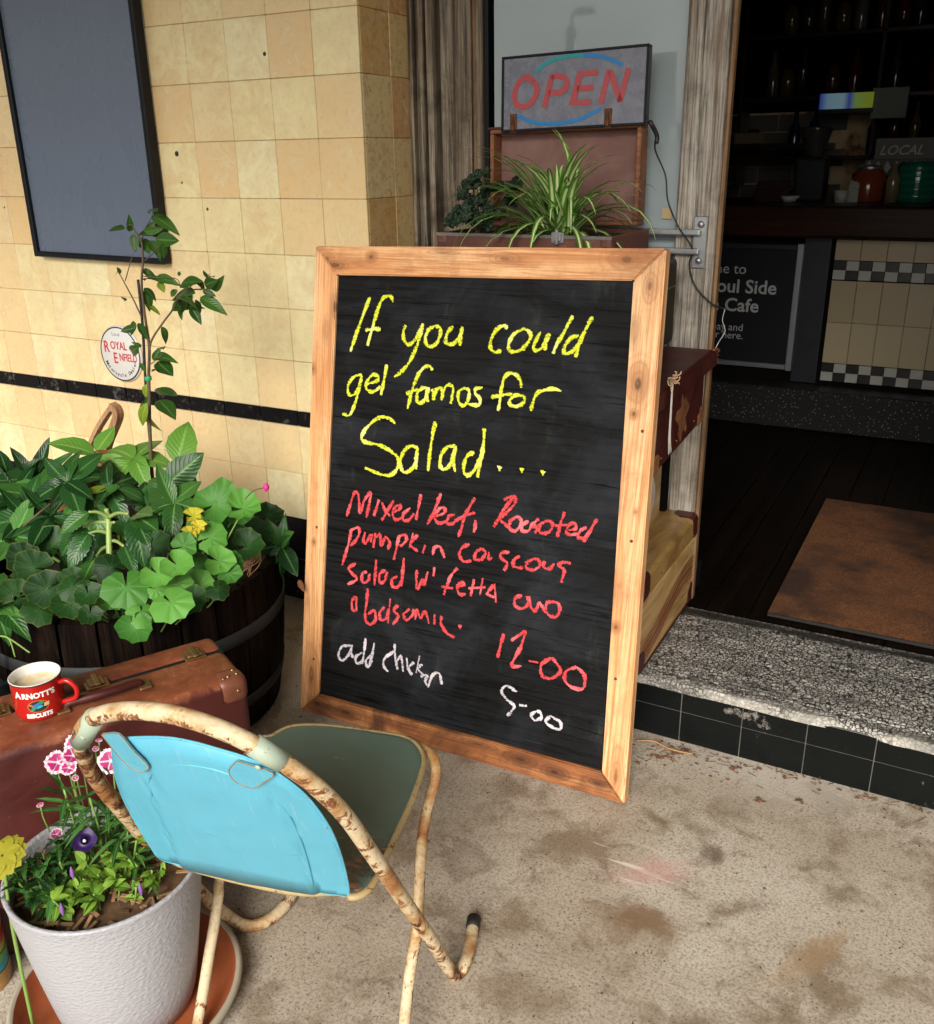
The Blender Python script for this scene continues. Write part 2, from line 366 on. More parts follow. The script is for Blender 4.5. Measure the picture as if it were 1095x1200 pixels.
for k_, sp__ in (('floor_wood', .03), ('counter_wood', .12), ('dark_wall', .02), ('black', .2), ('terrazzo_dark', .15)): M[k_].node_tree.nodes['Principled BSDF'].inputs['Specular IOR Level'].default_value = sp__
def suit_mat(name, base, dark, wear, rough=.4, scale=1):
    n = NT(name); v = n.coord('Object'); a = n.noise(v, 7*scale, 7, .7, .5); b = n.noise(v, 60, 6, .75); g = n.noise(v, 260, 2)
    c = n.mix(n.ramp(a, [(.35, 0), (.65, 1)]), dark, base)
    c = n.mix(n.math('MULTIPLY', n.ramp(b, [(.55, 0), (.7, 1)]), n.ramp(a, [(.5, 0), (.7, .8)])), c, wear)
    n.set(c, n.ramp(a, [(.3, rough), (.7, rough+.25)])); b1 = n.bump(g, .15, .0008); n.bump(b, .15, .001, b1); return n.m
def brown_case():
    n = NT('brown_vulcanised_fibre'); v = n.coord('Object'); a = n.noise(v, 7, 7, .7, .5); b = n.noise(v, 60, 6, .75); g = n.noise(v, 260, 2); x, y, z = n.sep(v)
    c = n.mix(n.ramp(a, [(.35, 0), (.65, 1)]), (.040, .006, .005), (.075, .011, .008))
    top = n.ramp(n.math('ADD', z, n.math('MULTIPLY', n.math('SUBTRACT', a, .5), .05)), [(.425, 0), (.438, 1)])       # lit top edge put into the colour, with scuffs
    c = n.mix(top, c, n.mix(n.ramp(a, [(.3, 0), (.65, 1)]), (.13, .030, .013), (.24, .070, .028)))
    c = n.mix(n.math('MULTIPLY', top, n.math('MULTIPLY', n.ramp(b, [(.48, 0), (.66, 1)]), n.ramp(a, [(.48, 0), (.62, .9)]))), c, (.44, .17, .08))
    c = n.mix(n.ramp(n.noise(v, 110, 3), [(.735, 0), (.75, .8)]), c, (.45, .30, .24))
    n.set(c, n.ramp(a, [(.3, .34), (.7, .6)])); b1 = n.bump(g, .15, .0008); n.bump(b, .15, .001, b1); return n.m
M['case_brown'] = brown_case()
M['case_maroon'] = suit_mat('maroon_leathercloth', (.075, .010, .008), (.030, .005, .004), (.26, .08, .03), .35)
M['case_olive'] = suit_mat('olive_black_leathercloth', (.035, .030, .012), (.012, .011, .006), (.10, .08, .04), .5)
M['case_lip'] = suit_mat('brown_leather_lip', (.15, .055, .035), (.07, .022, .014), (.35, .2, .14), .45)
M['case_lining'] = suit_mat('pinkish_brown_lining', (.27, .155, .135), (.18, .09, .075), (.28, .18, .16), .8)
M['case_batten'] = wood_mat('lid_batten', 0, (.09, .03, .012), (.25, .09, .035), (.36, .15, .06), knots=False)
n = NT('tan_ply_striped_case'); v = n.coord('Object')
a = n.noise(n.coord('Object', (3, 3, 20)), 1, 6, .65, .8); x, y, z = n.sep(v)
c = n.ramp(a, [(.3, (.20, .10, .03)), (.5, (.42, .26, .10)), (.7, (.56, .40, .19))])
# swirling printed stripe band along the long side
u_ = n.math('SUBTRACT', z, n.math('MULTIPLY', n.math('SINE', n.math('MULTIPLY', y, 9)), .022))
band = n.math('MULTIPLY', n.math('SINE', n.math('MULTIPLY', u_, 420)), 1)
msk = n.ramp(n.math('ABSOLUTE', n.math('SUBTRACT', u_, .085)), [(.030, 1), (.042, 0)])
c = n.mix(n.math('MULTIPLY', msk, n.ramp(band, [(.4, 0), (.7, .8)])), c, (.30, .09, .03))
n.set(c, .45); n.bump(a, .4, .002); M['case_tan'] = n.m
M['stripe_a'] = simple('red_brown_stripe', (.26, .095, .035), .5, 0, .35, 60); M['stripe_b'] = simple('dark_stripe', (.20, .055, .022), .5, 0, .35, 60)
n = NT('tan_case_lid'); v = n.coord('Object'); a = n.noise(n.coord('Object', (6, 2, 6)), 1.4, 7, .7, 1.6)
n.set(n.ramp(a, [(.3, (.17, .085, .02)), (.5, (.36, .22, .075)), (.72, (.50, .34, .14))]), .4); n.bump(a, .6, .004); M['case_tan_lid'] = n.m

n = NT('rusted_cream_tube'); v = n.coord('Object'); a = n.noise(v, 9, 6, .7, .4); b = n.noise(v, 38, 7, .75, .6); g = n.noise(v, 130, 4, .7)
c = n.ramp(a, [(.36, (.30, .12, .035)), (.45, (.42, .26, .11)), (.55, (.62, .51, .33))])
nz = n.sep(n.n('NewGeometry').outputs['Normal'])[2]; und = n.math('MULTIPLY', n.ramp(nz, [(.0, 1), (.5, 0)]), .09); pz = n.math('MULTIPLY', n.math('SUBTRACT', n.noise(v, 3.2, 3), .5), .35); b3 = n.math('ADD', n.math('ADD', b, und), pz)
c = n.mix(n.ramp(b3, [(.595, 0), (.63, 1)]), c, (.20, .07, .02)); c = n.mix(n.ramp(b3, [(.675, 0), (.695, 1)]), c, (.018, .009, .006))
c = n.mix(n.ramp(g, [(.54, 0), (.7, .55)]), c, (.30, .12, .035))
n.set(c, n.ramp(b, [(.4, .38), (.6, .8)])); n.bump(b, .4, .0012); M['rust_tube'] = n.m
n = NT('dark_rust'); v = n.coord('Object'); a = n.noise(v, 40, 6, .7)
n.set(n.ramp(a, [(.35, (.045, .016, .007)), (.6, (.18, .06, .022)), (.75, (.3, .13, .05))]), .75); n.bump(a, .4, .001); M['rust_dark'] = n.m
def painted(name, col, chipc, amt, rough, bmp=.15):
    n = NT(name); v = n.coord('Object'); a = n.noise(v, 6, 5, .6, .3); b = n.noise(v, 45, 8, .8, .4); s1 = n.noise(n.coord('Object', (160, 30, 12), rot=(.4, .2, .5)), 1, 3, .6)
    c = n.mix(a, tuple(x*.82 for x in col), tuple(min(1, x*1.12) for x in col))
    c = n.mix(n.ramp(n.noise(v, 22, 6, .7), [(.5, 0), (.8, .3)]), c, tuple(x*.6 for x in col))
    s2_ = n.noise(n.coord('Object', (14, 90, 150), rot=(.2, .9, .2)), 1, 4, .7); c = n.mix(n.ramp(s2_, [(.66, 0), (.70, .4)]), c, tuple(x*.45 for x in col))
    c = n.mix(n.ramp(s1, [(.62, 0), (.68, .4)]), c, tuple(min(1, x*.6+.2) for x in col))
    c = n.mix(n.ramp(b, [(amt, 0), (amt+.02, 1)]), c, chipc)
    n.set(c, n.ramp(a, [(.3, rough), (.8, rough+.2)])); n.bump(b, bmp, .001); return n.m
M['blue'] = painted('sky_blue_enamel', (.10, .385, .52), (.16, .06, .02), .68, .36)
M['tab'] = painted('pale_green_clamp', (.34, .42, .33), (.20, .09, .03), .60, .45, .4)
M['rust_line'] = simple('rusty_seam', (.32, .20, .07), .7, 0, .5, 90)
n = NT('grey_green_vinyl_seat'); v = n.coord('Object'); a = n.noise(v, 8, 5, .6); b = n.noise(v, 50, 7, .8)
c = n.mix(a, (.045, .085, .068), (.115, .17, .14)); c = n.mix(n.ramp(b, [(.66, 0), (.72, .9)]), c, (.02, .02, .016))
x, y, z = n.sep(v)
rs = n.math('MULTIPLY', n.ramp(x, [(.03, 0), (.13, 1)]), n.ramp(n.math('MULTIPLY', y, -1), [(.06, 0), (.14, 1)]))
c = n.mix(n.math('MULTIPLY', rs, n.ramp(b, [(.40, 0), (.62, .95)])), c, (.035, .018, .010))
c = n.mix(n.math('MULTIPLY', rs, n.ramp(n.noise(n.coord('Object', (25, 90, 40), rot=(0, 0, .3)), 1, 4), [(.56, 0), (.62, 1)])), c, (.42, .12, .035))
c = n.mix(n.ramp(n.noise(n.coord('Object', (14, 160, 40), rot=(0, 0, -.2)), 1, 2), [(.74, 0), (.76, .8)]), c, (.5, .52, .48))
n.set(c, n.ramp(a, [(.3, .25), (.7, .5)])); n.bump(b, .12, .001); M['seat'] = n.m
M['seat_trim'] = painted('yellowed_seat_trim', (.40, .30, .14), (.16, .07, .03), .56, .5, .4)
M['rubber'] = simple('black_rubber', (.012, .012, .012), .6)
# enamel mug
M['mug_red'] = simple('red_enamel', (.42, .012, .010), .22, 0, .1, 10, 0)
M['mug_white'] = simple('white_enamel', (.75, .73, .68), .25, 0, .08, 20, 0)
n = NT('milky_coffee'); v = n.coord('Object'); a = n.noise(v, 35, 5, .6, .5)
n.set(n.ramp(a, [(.4, (.70, .64, .50)), (.65, (.62, .45, .20))]), .3); M['coffee'] = n.m
def flat(name, c, rough=.5, **k):
    n = NT(name); n.set(c, rough, **k); f = n.noise(n.coord('Object'), 40, 3)
    n.L(n.mix(f, tuple(x*.88 for x in c), tuple(min(1, x*1.08) for x in c)), n.b.inputs['Base Color']); return n.m
M['white_print'] = flat('white_print', (.72, .72, .68)); M['grey_print'] = flat('grey_print', (.34, .35, .36))
M['blue_print'] = flat('blue_print', (.02, .16, .42)); M['green_print'] = flat('green_print', (.03, .22, .10)); M['tan_print'] = flat('tan_print', (.62, .36, .18))
M['orange_print'] = flat('orange_print', (.55, .14, .02)); M['red_print'] = flat('red_print', (.55, .03, .03)); M['black_print'] = flat('black_print', (.02, .02, .02))
M['badge'] = simple('white_enamel_badge', (.66, .66, .64), .35, 0, .1, 20)
# white pot
n = NT('white_dimpled_pot'); v = n.coord('Object', (1, 1, 1.6)); a = n.voro(v, 150, 'SMOOTH_F1'); x, y, z = n.sep(n.coord('Object')); g = n.noise(v, 10, 5)
dirt = n.math('MULTIPLY', n.ramp(z, [(.0, 1), (.07, 0)]), n.ramp(g, [(.35, .2), (.65, .9)]))
n.set(n.mix(dirt, (.36, .36, .385), (.20, .08, .03)), .45); n.bump(a, .5, .003); M['pot'] = n.m
M['terracotta'] = simple('terracotta', (.42, .11, .035), .7, 0, .3, 30, .2)
M['saucer'] = simple('cream_saucer', (.42, .37, .28), .5, 0, .2, 30, .1)
# glass and reflectors
n = NT('window_glass_painted_sky'); v = n.coord('World'); g = n.noise(v, 3, 4); 
n.set(n.mix(g, (.30, .37, .40), (.38, .45, .47)), .03, 0, .5, Coat_Weight=.6, Coat_Roughness=.015, Coat_IOR=1.5); M['window'] = n.m  # pale base colour stands in for the sky reflected in the glass
n = NT('blue_grey_acrylic'); v = n.coord('World'); g = n.noise(n.coord('World', (5, 5, 2.5)), 2, 5, .6, .5); sm = n.ramp(g, [(.66, 0), (.85, .12)])
n.set(n.mix(sm, (.115, .145, .205), (.20, .21, .22)), n.ramp(g, [(.3, .22), (.7, .35)]), 0, .6, Coat_Weight=.35, Coat_Roughness=.18, Coat_IOR=1.5); M['panel'] = n.m
n = NT('grey_acrylic_face'); v = n.coord('World'); g = n.noise(v, 28, 6, .7)
n.set(n.mix(n.ramp(g, [(.4, 0), (.7, 1)]), (.12, .125, .165), (.21, .22, .27)), n.ramp(g, [(.3, .15), (.7, .4)]), 0, .5, Coat_Weight=.3, Coat_Roughness=.05); M['sign_face'] = n.m
M['led_red'] = flat('red_unlit_tube', (.44, .055, .065), .35); M['led_blue'] = flat('blue_unlit_tube', (.01, .20, .52), .35); M['led_teal'] = flat('teal_unlit_tube', (.01, .30, .34), .35)
# chalkboard
n = NT('chalkboard_black'); v = n.coord('Object'); 
g1 = n.noise(n.coord('Object', (2.2, 60, 60)), 1.3, 8, .75, .5); sm = n.noise(n.coord('Object', (3, 3, 4), rot=(0, .6, 0)), 1.2, 6, .65, .9); sp = n.noise(v, 240, 3)
st = n.noise(n.coord('Object', (9, 9, 2.5), rot=(0, .45, 0)), 2.0, 6, .75, .4)
c = n.mix(n.ramp(g1, [(.36, 0), (.52, 1)]), (.0025, .0025, .0025), (.0095, .0098, .0105))
c = n.mix(n.ramp(sm, [(.48, 0), (.80, .5)]), c, (.045, .052, .065))
c = n.mix(n.math('MULTIPLY', n.ramp(st, [(.58, 0), (.74, .28)]), n.ramp(sm, [(.42, 0), (.6, 1)])), c, (.10, .115, .07))
gl = n.noise(n.coord('Object', (7, 90, 190)), 1, 5, .7, .2); c = n.mix(n.ramp(gl, [(.36, .85), (.43, 0)]), c, (.0012, .0012, .0012)); c = n.mix(n.ramp(gl, [(.60, 0), (.70, .25)]), c, (.04, .042, .046))
c = n.mix(n.ramp(sp, [(.74, 0), (.78, .35)]), c, (.25, .24, .22))
n.set(c, n.ramp(g1, [(.3, .45), (.6, .65)]), 0, .09); n.bump(g1, .35, .002); M['chalkboard'] = n.m
def chalk(name, col, hi):
    n = NT(name); v = n.coord('Object'); a = n.noise(n.coord('Object', (150, 150, 300)), 1, 5, .8, .3); b = n.noise(v, 620, 2); uv = n.n('TexCoord').outputs['UV']; u, w_, _ = n.sep(uv)
    e = n.math('ABSOLUTE', n.math('SUBTRACT', w_, .5))
    h = n.math('ADD', n.math('MULTIPLY', a, .7), n.math('MULTIPLY', b, .3)); pr = n.noise(v, 22, 3)
    h = n.math('SUBTRACT', n.math('ADD', h, n.math('MULTIPLY', n.math('SUBTRACT', pr, .5), .22)), n.math('MULTIPLY', n.math('POWER', n.math('MULTIPLY', e, 2), 2.5), .13))
    c = n.mix(n.ramp(a, [(.42, 0), (.58, 1)]), tuple(x*.72 for x in col), col); c = n.mix(n.ramp(pr, [(.5, 0), (.7, .6)]), c, hi)
    n.set(c, .95, 0, .1)
    tr = n.n('BsdfTransparent'); mx = n.n('MixShader'); n.L(n.ramp(h, [(.385, 0), (.435, 1)]), mx.inputs[0])
    n.L(tr.outputs[0], mx.inputs[1]); n.L(n.b.outputs[0], mx.inputs[2]); n.L(mx.outputs[0], n.out.inputs[0]); return n.m
M['chalk_y'] = chalk('yellow_chalk', (.76, .82, .05), (.80, .84, .42)); M['chalk_r'] = chalk('red_chalk', (.72, .075, .085), (.78, .26, .28)); M['chalk_w'] = chalk('white_chalk', (.62, .57, .62), (.76, .74, .78))
# foliage; UV: u along, v across (0..1) on blades; u angle, v radius on round leaves
def leaf_mat(name, dark, light, vein, edge=None, kind='blade', rough=.38):
    n = NT(name); uv = n.n('TexCoord').outputs['UV']; u, v, _ = n.sep(uv); r = n.orand()
    ob = n.noise(n.coord('Object'), 35, 4)
    c = n.mix(n.math('ADD', n.math('MULTIPLY', r, .85), n.math('MULTIPLY', ob, .2)), dark, light); c = n.mix(n.ramp(n.noise(n.coord('Object', loc=(3, 1, 7)), 6, 6, .7), [(.62, 0), (.75, .35)]), c, tuple(x*.4+y*.3 for x, y in zip(light, (.3, .25, .05))))
    if kind == 'blade':
        mid = n.math('ABSOLUTE', n.math('SUBTRACT', v, .5))
        side = n.math('SINE', n.math('MULTIPLY', n.math('SUBTRACT', u, n.math('MULTIPLY', mid, .55)), 60))
        c = n.mix(n.ramp(side, [(.82, 0), (1, .16)]), c, vein)
        c = n.mix(n.ramp(mid, [(.025, .8), (.06, 0)]), c, vein)
        if edge: c = n.mix(n.ramp(mid, [(.38, 0), (.48, .8)]), c, edge)
        n.bump(side, .25, .001)
    elif kind == 'round':
        ang = n.math('ABSOLUTE', n.math('SINE', n.math('MULTIPLY', u, math.pi*8)))
        c = n.mix(n.ramp(ang, [(.03, .6), (.16, 0)]), c, vein); c = n.mix(n.ramp(v, [(.05, .35), (.35, 0)]), c, vein)
        br = n.math('ABSOLUTE', n.math('SINE', n.math('ADD', n.math('MULTIPLY', v, 26), n.math('MULTIPLY', ang, 3.5))))
        c = n.mix(n.ramp(br, [(.05, .28), (.2, 0)]), c, vein)
        if edge: c = n.mix(n.ramp(v, [(.90, 0), (1, .8)]), c, edge)
        n.bump(ang, .35, .002)
    elif kind == 'strap':
        mid = n.math('ABSOLUTE', n.math('SUBTRACT', v, .5))
        c = n.mix(n.ramp(mid, [(.14, 1), (.22, 0)]), c, vein)
    n.set(c, rough)
    n.b.inputs['Specular IOR Level'].default_value = .26
    tl = n.n('BsdfTranslucent'); mx = n.n('MixShader'); mx.inputs[0].default_value = .14
    n.L(c, tl.inputs[0]); n.L(n.b.outputs[0], mx.inputs[1]); n.L(tl.outputs[0], mx.inputs[2]); n.L(mx.outputs[0], n.out.inputs[0])
    return n.m
M['ger'] = leaf_mat('geranium_leaf', (.030, .13, .018), (.12, .33, .05), (.12, .30, .07), kind='round', rough=.5)
M['ger_dark'] = leaf_mat('geranium_leaf_shade', (.004, .022, .005), (.020, .080, .013), (.04, .12, .025), (.09, .11, .02), 'round', .5)  # darker geranium copy, shade between the leaves put into its colour
M['ger_yellow'] = leaf_mat('yellowing_leaf', (.42, .42, .03), (.58, .48, .04), (.3, .3, .02), (.25, .12, .02), 'round', .5)
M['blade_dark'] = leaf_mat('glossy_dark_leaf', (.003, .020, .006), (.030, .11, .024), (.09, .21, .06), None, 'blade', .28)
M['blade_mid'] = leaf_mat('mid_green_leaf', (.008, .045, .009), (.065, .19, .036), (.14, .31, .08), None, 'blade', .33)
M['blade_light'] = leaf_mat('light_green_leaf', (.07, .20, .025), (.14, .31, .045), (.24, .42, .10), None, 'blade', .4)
M['citrus'] = leaf_mat('citrus_leaf', (.012, .045, .008), (.05, .13, .02), (.10, .20, .04), None, 'blade', .28)
M['citrus_y'] = leaf_mat('yellow_citrus_leaf', (.16, .26, .02), (.26, .33, .03), (.3, .4, .08), None, 'blade', .3)
M['brown_tip'] = leaf_mat('browned_leaf', (.16, .06, .02), (.28, .11, .05), (.3, .2, .1), None, 'blade', .7)
M['strap'] = leaf_mat('variegated_strap', (.06, .19, .02), (.15, .35, .04), (.72, .80, .42), None, 'strap', .35)
M['heuchera'] = leaf_mat('dark_bronze_green_leaf', (.010, .026, .014), (.035, .060, .035), (.07, .10, .06), None, 'round', .5)
M['lime'] = leaf_mat('lime_leaf', (.10, .22, .02), (.22, .38, .04), (.3, .45, .1), None, 'blade', .5)
M['pink'] = flat('pink_petal', (.74, .60, .68)); M['magenta'] = flat('magenta_petal', (.42, .015, .15)); M['purple'] = flat('purple_petal', (.022, .003, .075)); M['yellow'] = flat('yellow_petal', (.26, .24, .008), .8)
M['hot_pink'] = flat('hot_pink_bud', (.7, .02, .25)); M['tie'] = flat('green_tie', (.02, .35, .12))
M['wicker'] = M['straw']

# ------------------------------------------------------------------ foliage meshes
def leaf_blade(L=.1, W=.035, fold=.25, droop=.25, serr=0, wave=.0, n=9, pts=.45, twist=0):
    V, Fc, uv = [], [], []
    for i in range(n+1):
        t = i/n
        w_ = W*.5*max(.02, (math.sin(math.pi*min(1, t**pts*1.0))**.9 if False else (math.sin(math.pi*t**.8)**.85)))
        if serr: w_ *= 1+serr*(1 if i % 2 else -1)
        x = L*(t-.12*droop*t*t); z = -droop*L*t*t + wave*L*math.sin(t*9)
        for j, s in enumerate((-1, -.5, 0, .5, 1)):
            y = s*w_; zz = z+abs(s)*w_*fold*1.3 - abs(s)**3*w_*fold*.5 + (wave*L*.7*math.sin(t*14+s*2) if wave else 0)
            V.append((x, y, zz)); uv.append((t, .5+s*.5))
    for i in range(n):
        for j in range(4):
            a = i*5+j; Fc.append((a, a+5, a+6, a+1))
    return V, Fc, uv
def round_leaf(R=.03, lobes=9, pleat=.06, cup=.18, gap=.5, scal=.09, sd=0):
    rr = random.Random(sd); V, Fc, uv = [(0, 0, 0)], [], [(0, 0)]
    N = lobes*4; rings = 4; off = rr.random()*6
    for q in range(1, rings+1):
        s = q/rings
        for k in range(N+1):
            t = k/N; a = math.pi+gap/2+t*(2*math.pi-gap)-math.pi*2
            edge = 1-scal*1.2*(abs(math.cos(math.pi*lobes*t))**2)-.02*(k % 2) if q == rings else 1-scal*.3*(abs(math.cos(math.pi*lobes*t))**2)*(q == 3)
            big = 1+.07*math.sin(3*a+off)
            r = R*s*edge*big*(1-.28*abs(2*t-1)**6)
            z = R*(pleat*s*math.cos(2*math.pi*lobes*t)*.6+cup*s*s+.10*s*math.sin(2*a+off))
            V.append((r*math.cos(a), r*math.sin(a), z)); uv.append((t, s))
    for k in range(N): Fc.append((0, 1+k, 2+k))
    for q in range(rings-1):
        for k in range(N):
            a = 1+q*(N+1)+k; Fc.append((a, a+N+1, a+N+2, a+1))
    return V, Fc, uv
def lm(name, geo, mat): return py_mesh(name, geo[0], geo[1], mat, True, geo[2])
def orient(pos, dirv, nrm, s=1.0, roll=0):
    x = Vector(dirv).normalized(); z = Vector(nrm); z = (z-x*z.dot(x))
    z = z.normalized() if z.length > 1e-4 else x.orthogonal().normalized()
    if roll: z = Quaternion(x, roll) @ z
    y = z.cross(x)
    Mx = Matrix((x*s, y*s, z*s)).transposed().to_4x4(); Mx.translation = Vector(pos); return Mx
def jv(a): return Vector((rnd.uniform(-a, a), rnd.uniform(-a, a), rnd.uniform(-a, a)))
GER = [lm('geranium_leaf', round_leaf(1, 7+i % 3, .055, c_, .3+.15*(i % 2), .08, i), M['ger']) for i, c_ in enumerate((.15, .28, -.1, .2, -.2, .38))]
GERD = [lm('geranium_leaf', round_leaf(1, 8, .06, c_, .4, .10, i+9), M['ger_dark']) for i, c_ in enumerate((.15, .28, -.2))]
GERY = [lm('geranium_leaf', round_leaf(1, 7, .25, .35, .6, .2, 3), M['ger_yellow'])]
HEU = [lm('scalloped_leaf', round_leaf(1, 6, .22, .3, .5, .2, i), M['heuchera']) for i in range(3)]
def blades(mat, W=.36, serr=0, wave=0): return [lm('leaf', leaf_blade(1, W*w_, fo, dr, serr, wave), mat) for w_, fo, dr in ((1, .35, .25), (.9, .25, .5), (1.15, .2, .08), (.95, .5, .7), (1.25, .15, .35), (.8, .6, -.25))]
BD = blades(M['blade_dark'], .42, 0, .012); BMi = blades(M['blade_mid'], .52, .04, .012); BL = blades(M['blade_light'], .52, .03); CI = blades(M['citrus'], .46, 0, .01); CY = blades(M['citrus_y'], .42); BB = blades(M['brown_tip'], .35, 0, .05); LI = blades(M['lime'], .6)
def put(name, me, root, Mx, label=None):
    Mx = Mx.copy(); Mx.translation = Mx.translation-root.location
    return mesh_obj(name, me, root, Mx, label=label)

#====================================================================== SETTING
X0, Y0, ZR, TH = -1.519, 2.238, 1.134, .1572     # wall corner, wall face, a tile joint height, tile row height
YS, ZT = 2.016, .165                              # step riser face, step height
YG = 2.52                                         # shopfront glass
V = [(-30, -1.9, 0), (30, -1.9, 0), (30, 3, 0), (-30, 3, 0)]
struct(mesh_obj('pavement', py_mesh('pavement', V, [(0, 1, 2, 3)], M['concrete'])))
struct(box('kerb', -30, 30, -2.05, -1.902, -.2, .0, M['grout_pale'], bev=.01))
struct(mesh_obj('road', py_mesh('road', [(-60, -60, -.13), (60, -60, -.13), (60, -2.04, -.13), (-60, -2.04, -.13)], [(0, 1, 2, 3)], M['asphalt'])))
struct(mesh_obj('ground', py_mesh('ground', [(-200, -200, -.3), (200, -200, -.3), (200, 200, -.3), (-200, 200, -.3)], [(0, 1, 2, 3)], M['asphalt'])))

# ---- tiled wall
wall = thing('tiled_wall', 'cream glazed tile wall with a thin black tile stripe, left of the shop window', 'wall', (X0, Y0, 0))
def wbox(name, *a, **k):
    return box(name, a[0]-X0, a[1]-X0, a[2]-Y0, a[3]-Y0, a[4], a[5], a[6], wall, **k)
wbox('wall_core', -6, X0-.012, Y0+.0065, 2.70, -.05, 3.4, M['grout'])
bmt = box_bm(-.0745, .0745, -.004, .004, -TH/2+.0005, TH/2-.0005, .0016)
tile_me = bm_mesh(bmt, 'tile', M['tile'])
ret_me = bm_mesh(box_bm(-.004, .004, -.0692, .0692, -TH/2+.0005, TH/2-.0005, .0016), 'tile', M['tile_return'])
ret_me2 = bm_mesh(box_bm(-.004, .004, -.0692, .0692, -TH/2+.0005, TH/2-.0005, .0016), 'tile', M['tile'])
stripe_me = bm_mesh(box_bm(-.0728, .0728, -.004, .004, -.0232, .0232, .001), 'black_tile', M['black_tile'])
base_me = bm_mesh(box_bm(-.0738, .0738, -.004, .004, -.0725, .0725, .0015), 'black_tile', M['black_tile'])
def T_(x, y, z, jr=.0022):
    return Matrix.Translation((x-X0, y-Y0, z)) @ Matrix.Rotation(rnd.uniform(-jr, jr)*2, 4, 'X') @ Matrix.Rotation(rnd.uniform(-jr, jr)*2, 4, 'Z')
zs = ZR-3*TH                                   # top of the thin black stripe
rows = [zs+TH*(i+.5) for i in range(9)]+[zs-.05-TH*(i+.5) for i in range(2)]
for zi, z in enumerate(rows):
    for k in range(13):
        mesh_obj('tile', tile_me, wall, T_(X0-.075-.15*k, Y0+rnd.uniform(0, .0008), z))
for k in range(13):
    mesh_obj('black_tile', stripe_me, wall, T_(X0-.075-.15*k, Y0+.0005, zs-.025, .001))
    for z in (zs-.05-2*TH-.0745, zs-.05-2*TH-.2235):
        mesh_obj('black_tile', base_me, wall, T_(X0-.075-.15*k, Y0, z, .001))
for z in rows:
    for j in range(2):
        mesh_obj('tile', ret_me, wall, T_(X0-.0045, Y0+.0755+.14*j, z))
for j in range(2): mesh_obj('black_tile', bm_mesh(box_bm(-.004, .004, -.069, .069, -.0232, .0232, .001), 'black_tile', M['black_tile']), wall, T_(X0-.0045, Y0+.0755+.14*j, zs-.025, .001))
wbox('grout_line', -6, X0-.008, Y0+.0035, Y0+.006, zs-.052, zs+.002, M['grout_pale'])
wbox('upper_render', -6, X0, Y0-.002, 2.70, zs+9*TH+.002, 3.4, M['plaster'])
# old screw holes
for px, py, r in ((310, 63, .006), (207, 180, .008), (213, 214, .004), (243, 245, .005), (5, 243, .004)):
    P = ony(px, py, Y0-.0045); h_ = lathe('screw_hole', [(0, 0), (r*.8, 0), (r, -.0006)], M['stem_brown'] if r < .006 else M['black_print'], wall, 10, M=Matrix.Translation((P.x-X0, P.y-Y0, P.z)) @ Matrix.Rotation(math.pi/2, 4, 'X'))

# ---- framed blank panel on the wall
fr = thing('wall_display_panel', 'tall blue grey glossy panel in a thin black frame on the cream tile wall', 'panel', (-2.87, Y0-.03, 1.1))
W_, Hh = .60, 1.25
M0 = Matrix.Rotation(math.radians(.6), 4, 'Y')
yb = .02
box('panel_face', .018, W_-.018, -.002, yb, .018, Hh, M['panel'], fr, M=M0)
for a in ((0, .0178, 0, Hh+.02), (W_-.0178, W_, 0, Hh+.02)):
    box('frame_rail', a[0], a[1], -.016, yb+.002, a[2], a[3], M['black'], fr, bev=.003, M=M0)
box('frame_rail', .0182, W_-.0182, -.016, yb+.002, 0, .0178, M['black'], fr, bev=.003, M=M0)
box('frame_rail', .0182, W_-.0182, -.016, yb+.002, Hh+.002, Hh+.02, M['black'], fr, bev=.003, M=M0)

# ---- round badge
P = ony(141, 415, Y0-.012); rb = .098
bd = thing('round_badge_sign', 'small round white badge reading ROYAL ENFIELD on the tile wall behind the sapling', 'sign', (P.x, Y0-.006, P.z))
Mx = Matrix.Rotation(math.pi/2, 4, 'X')
lathe('badge_plate', [(0, .006), (rb*.93, .006), (rb, .002), (rb, -.001)], M['badge'], bd, 48, M=Mx)
lathe('rim_line', [(rb*.91, .0066), (rb*.955, .0061)], M['black_print'], bd, 48, M=Mx)
def badge_text(s, size, x, z, mat, bold=0, rot=0, sx=1):
    me = text_mesh(s, size, mat, .0002, bold)
    return mesh_obj('lettering', me, bd, Matrix.Translation((x, -.0068, z)) @ Matrix.Rotation(-rot, 4, 'Y') @ Matrix.Rotation(math.pi/2, 4, 'X') @ Matrix.Diagonal((sx, 1, 1, 1)))
badge_text('R', .055, -.075, .004, M['red_print'], .0008, 0, .8); badge_text('OYAL', .038, -.042, .016, M['red_print'], .0006, 0, .8)
badge_text('E', .052, -.035, -.032, M['red_print'], .0008, 0, .8); badge_text('NFIELD', .036, -.006, -.022, M['red_print'], .0006, 0, .72)
badge_text('Local', .018, -.028, .062, M['grey_print'], 0)
for i, ch in enumerate('Motorcycle Dealer'):
    a = math.radians(-158+i*136/16); r = rb*.80
    badge_text(ch, .017, r*math.cos(a)-.003, r*math.sin(a), M['black_print'], .0002, a+math.pi/2)

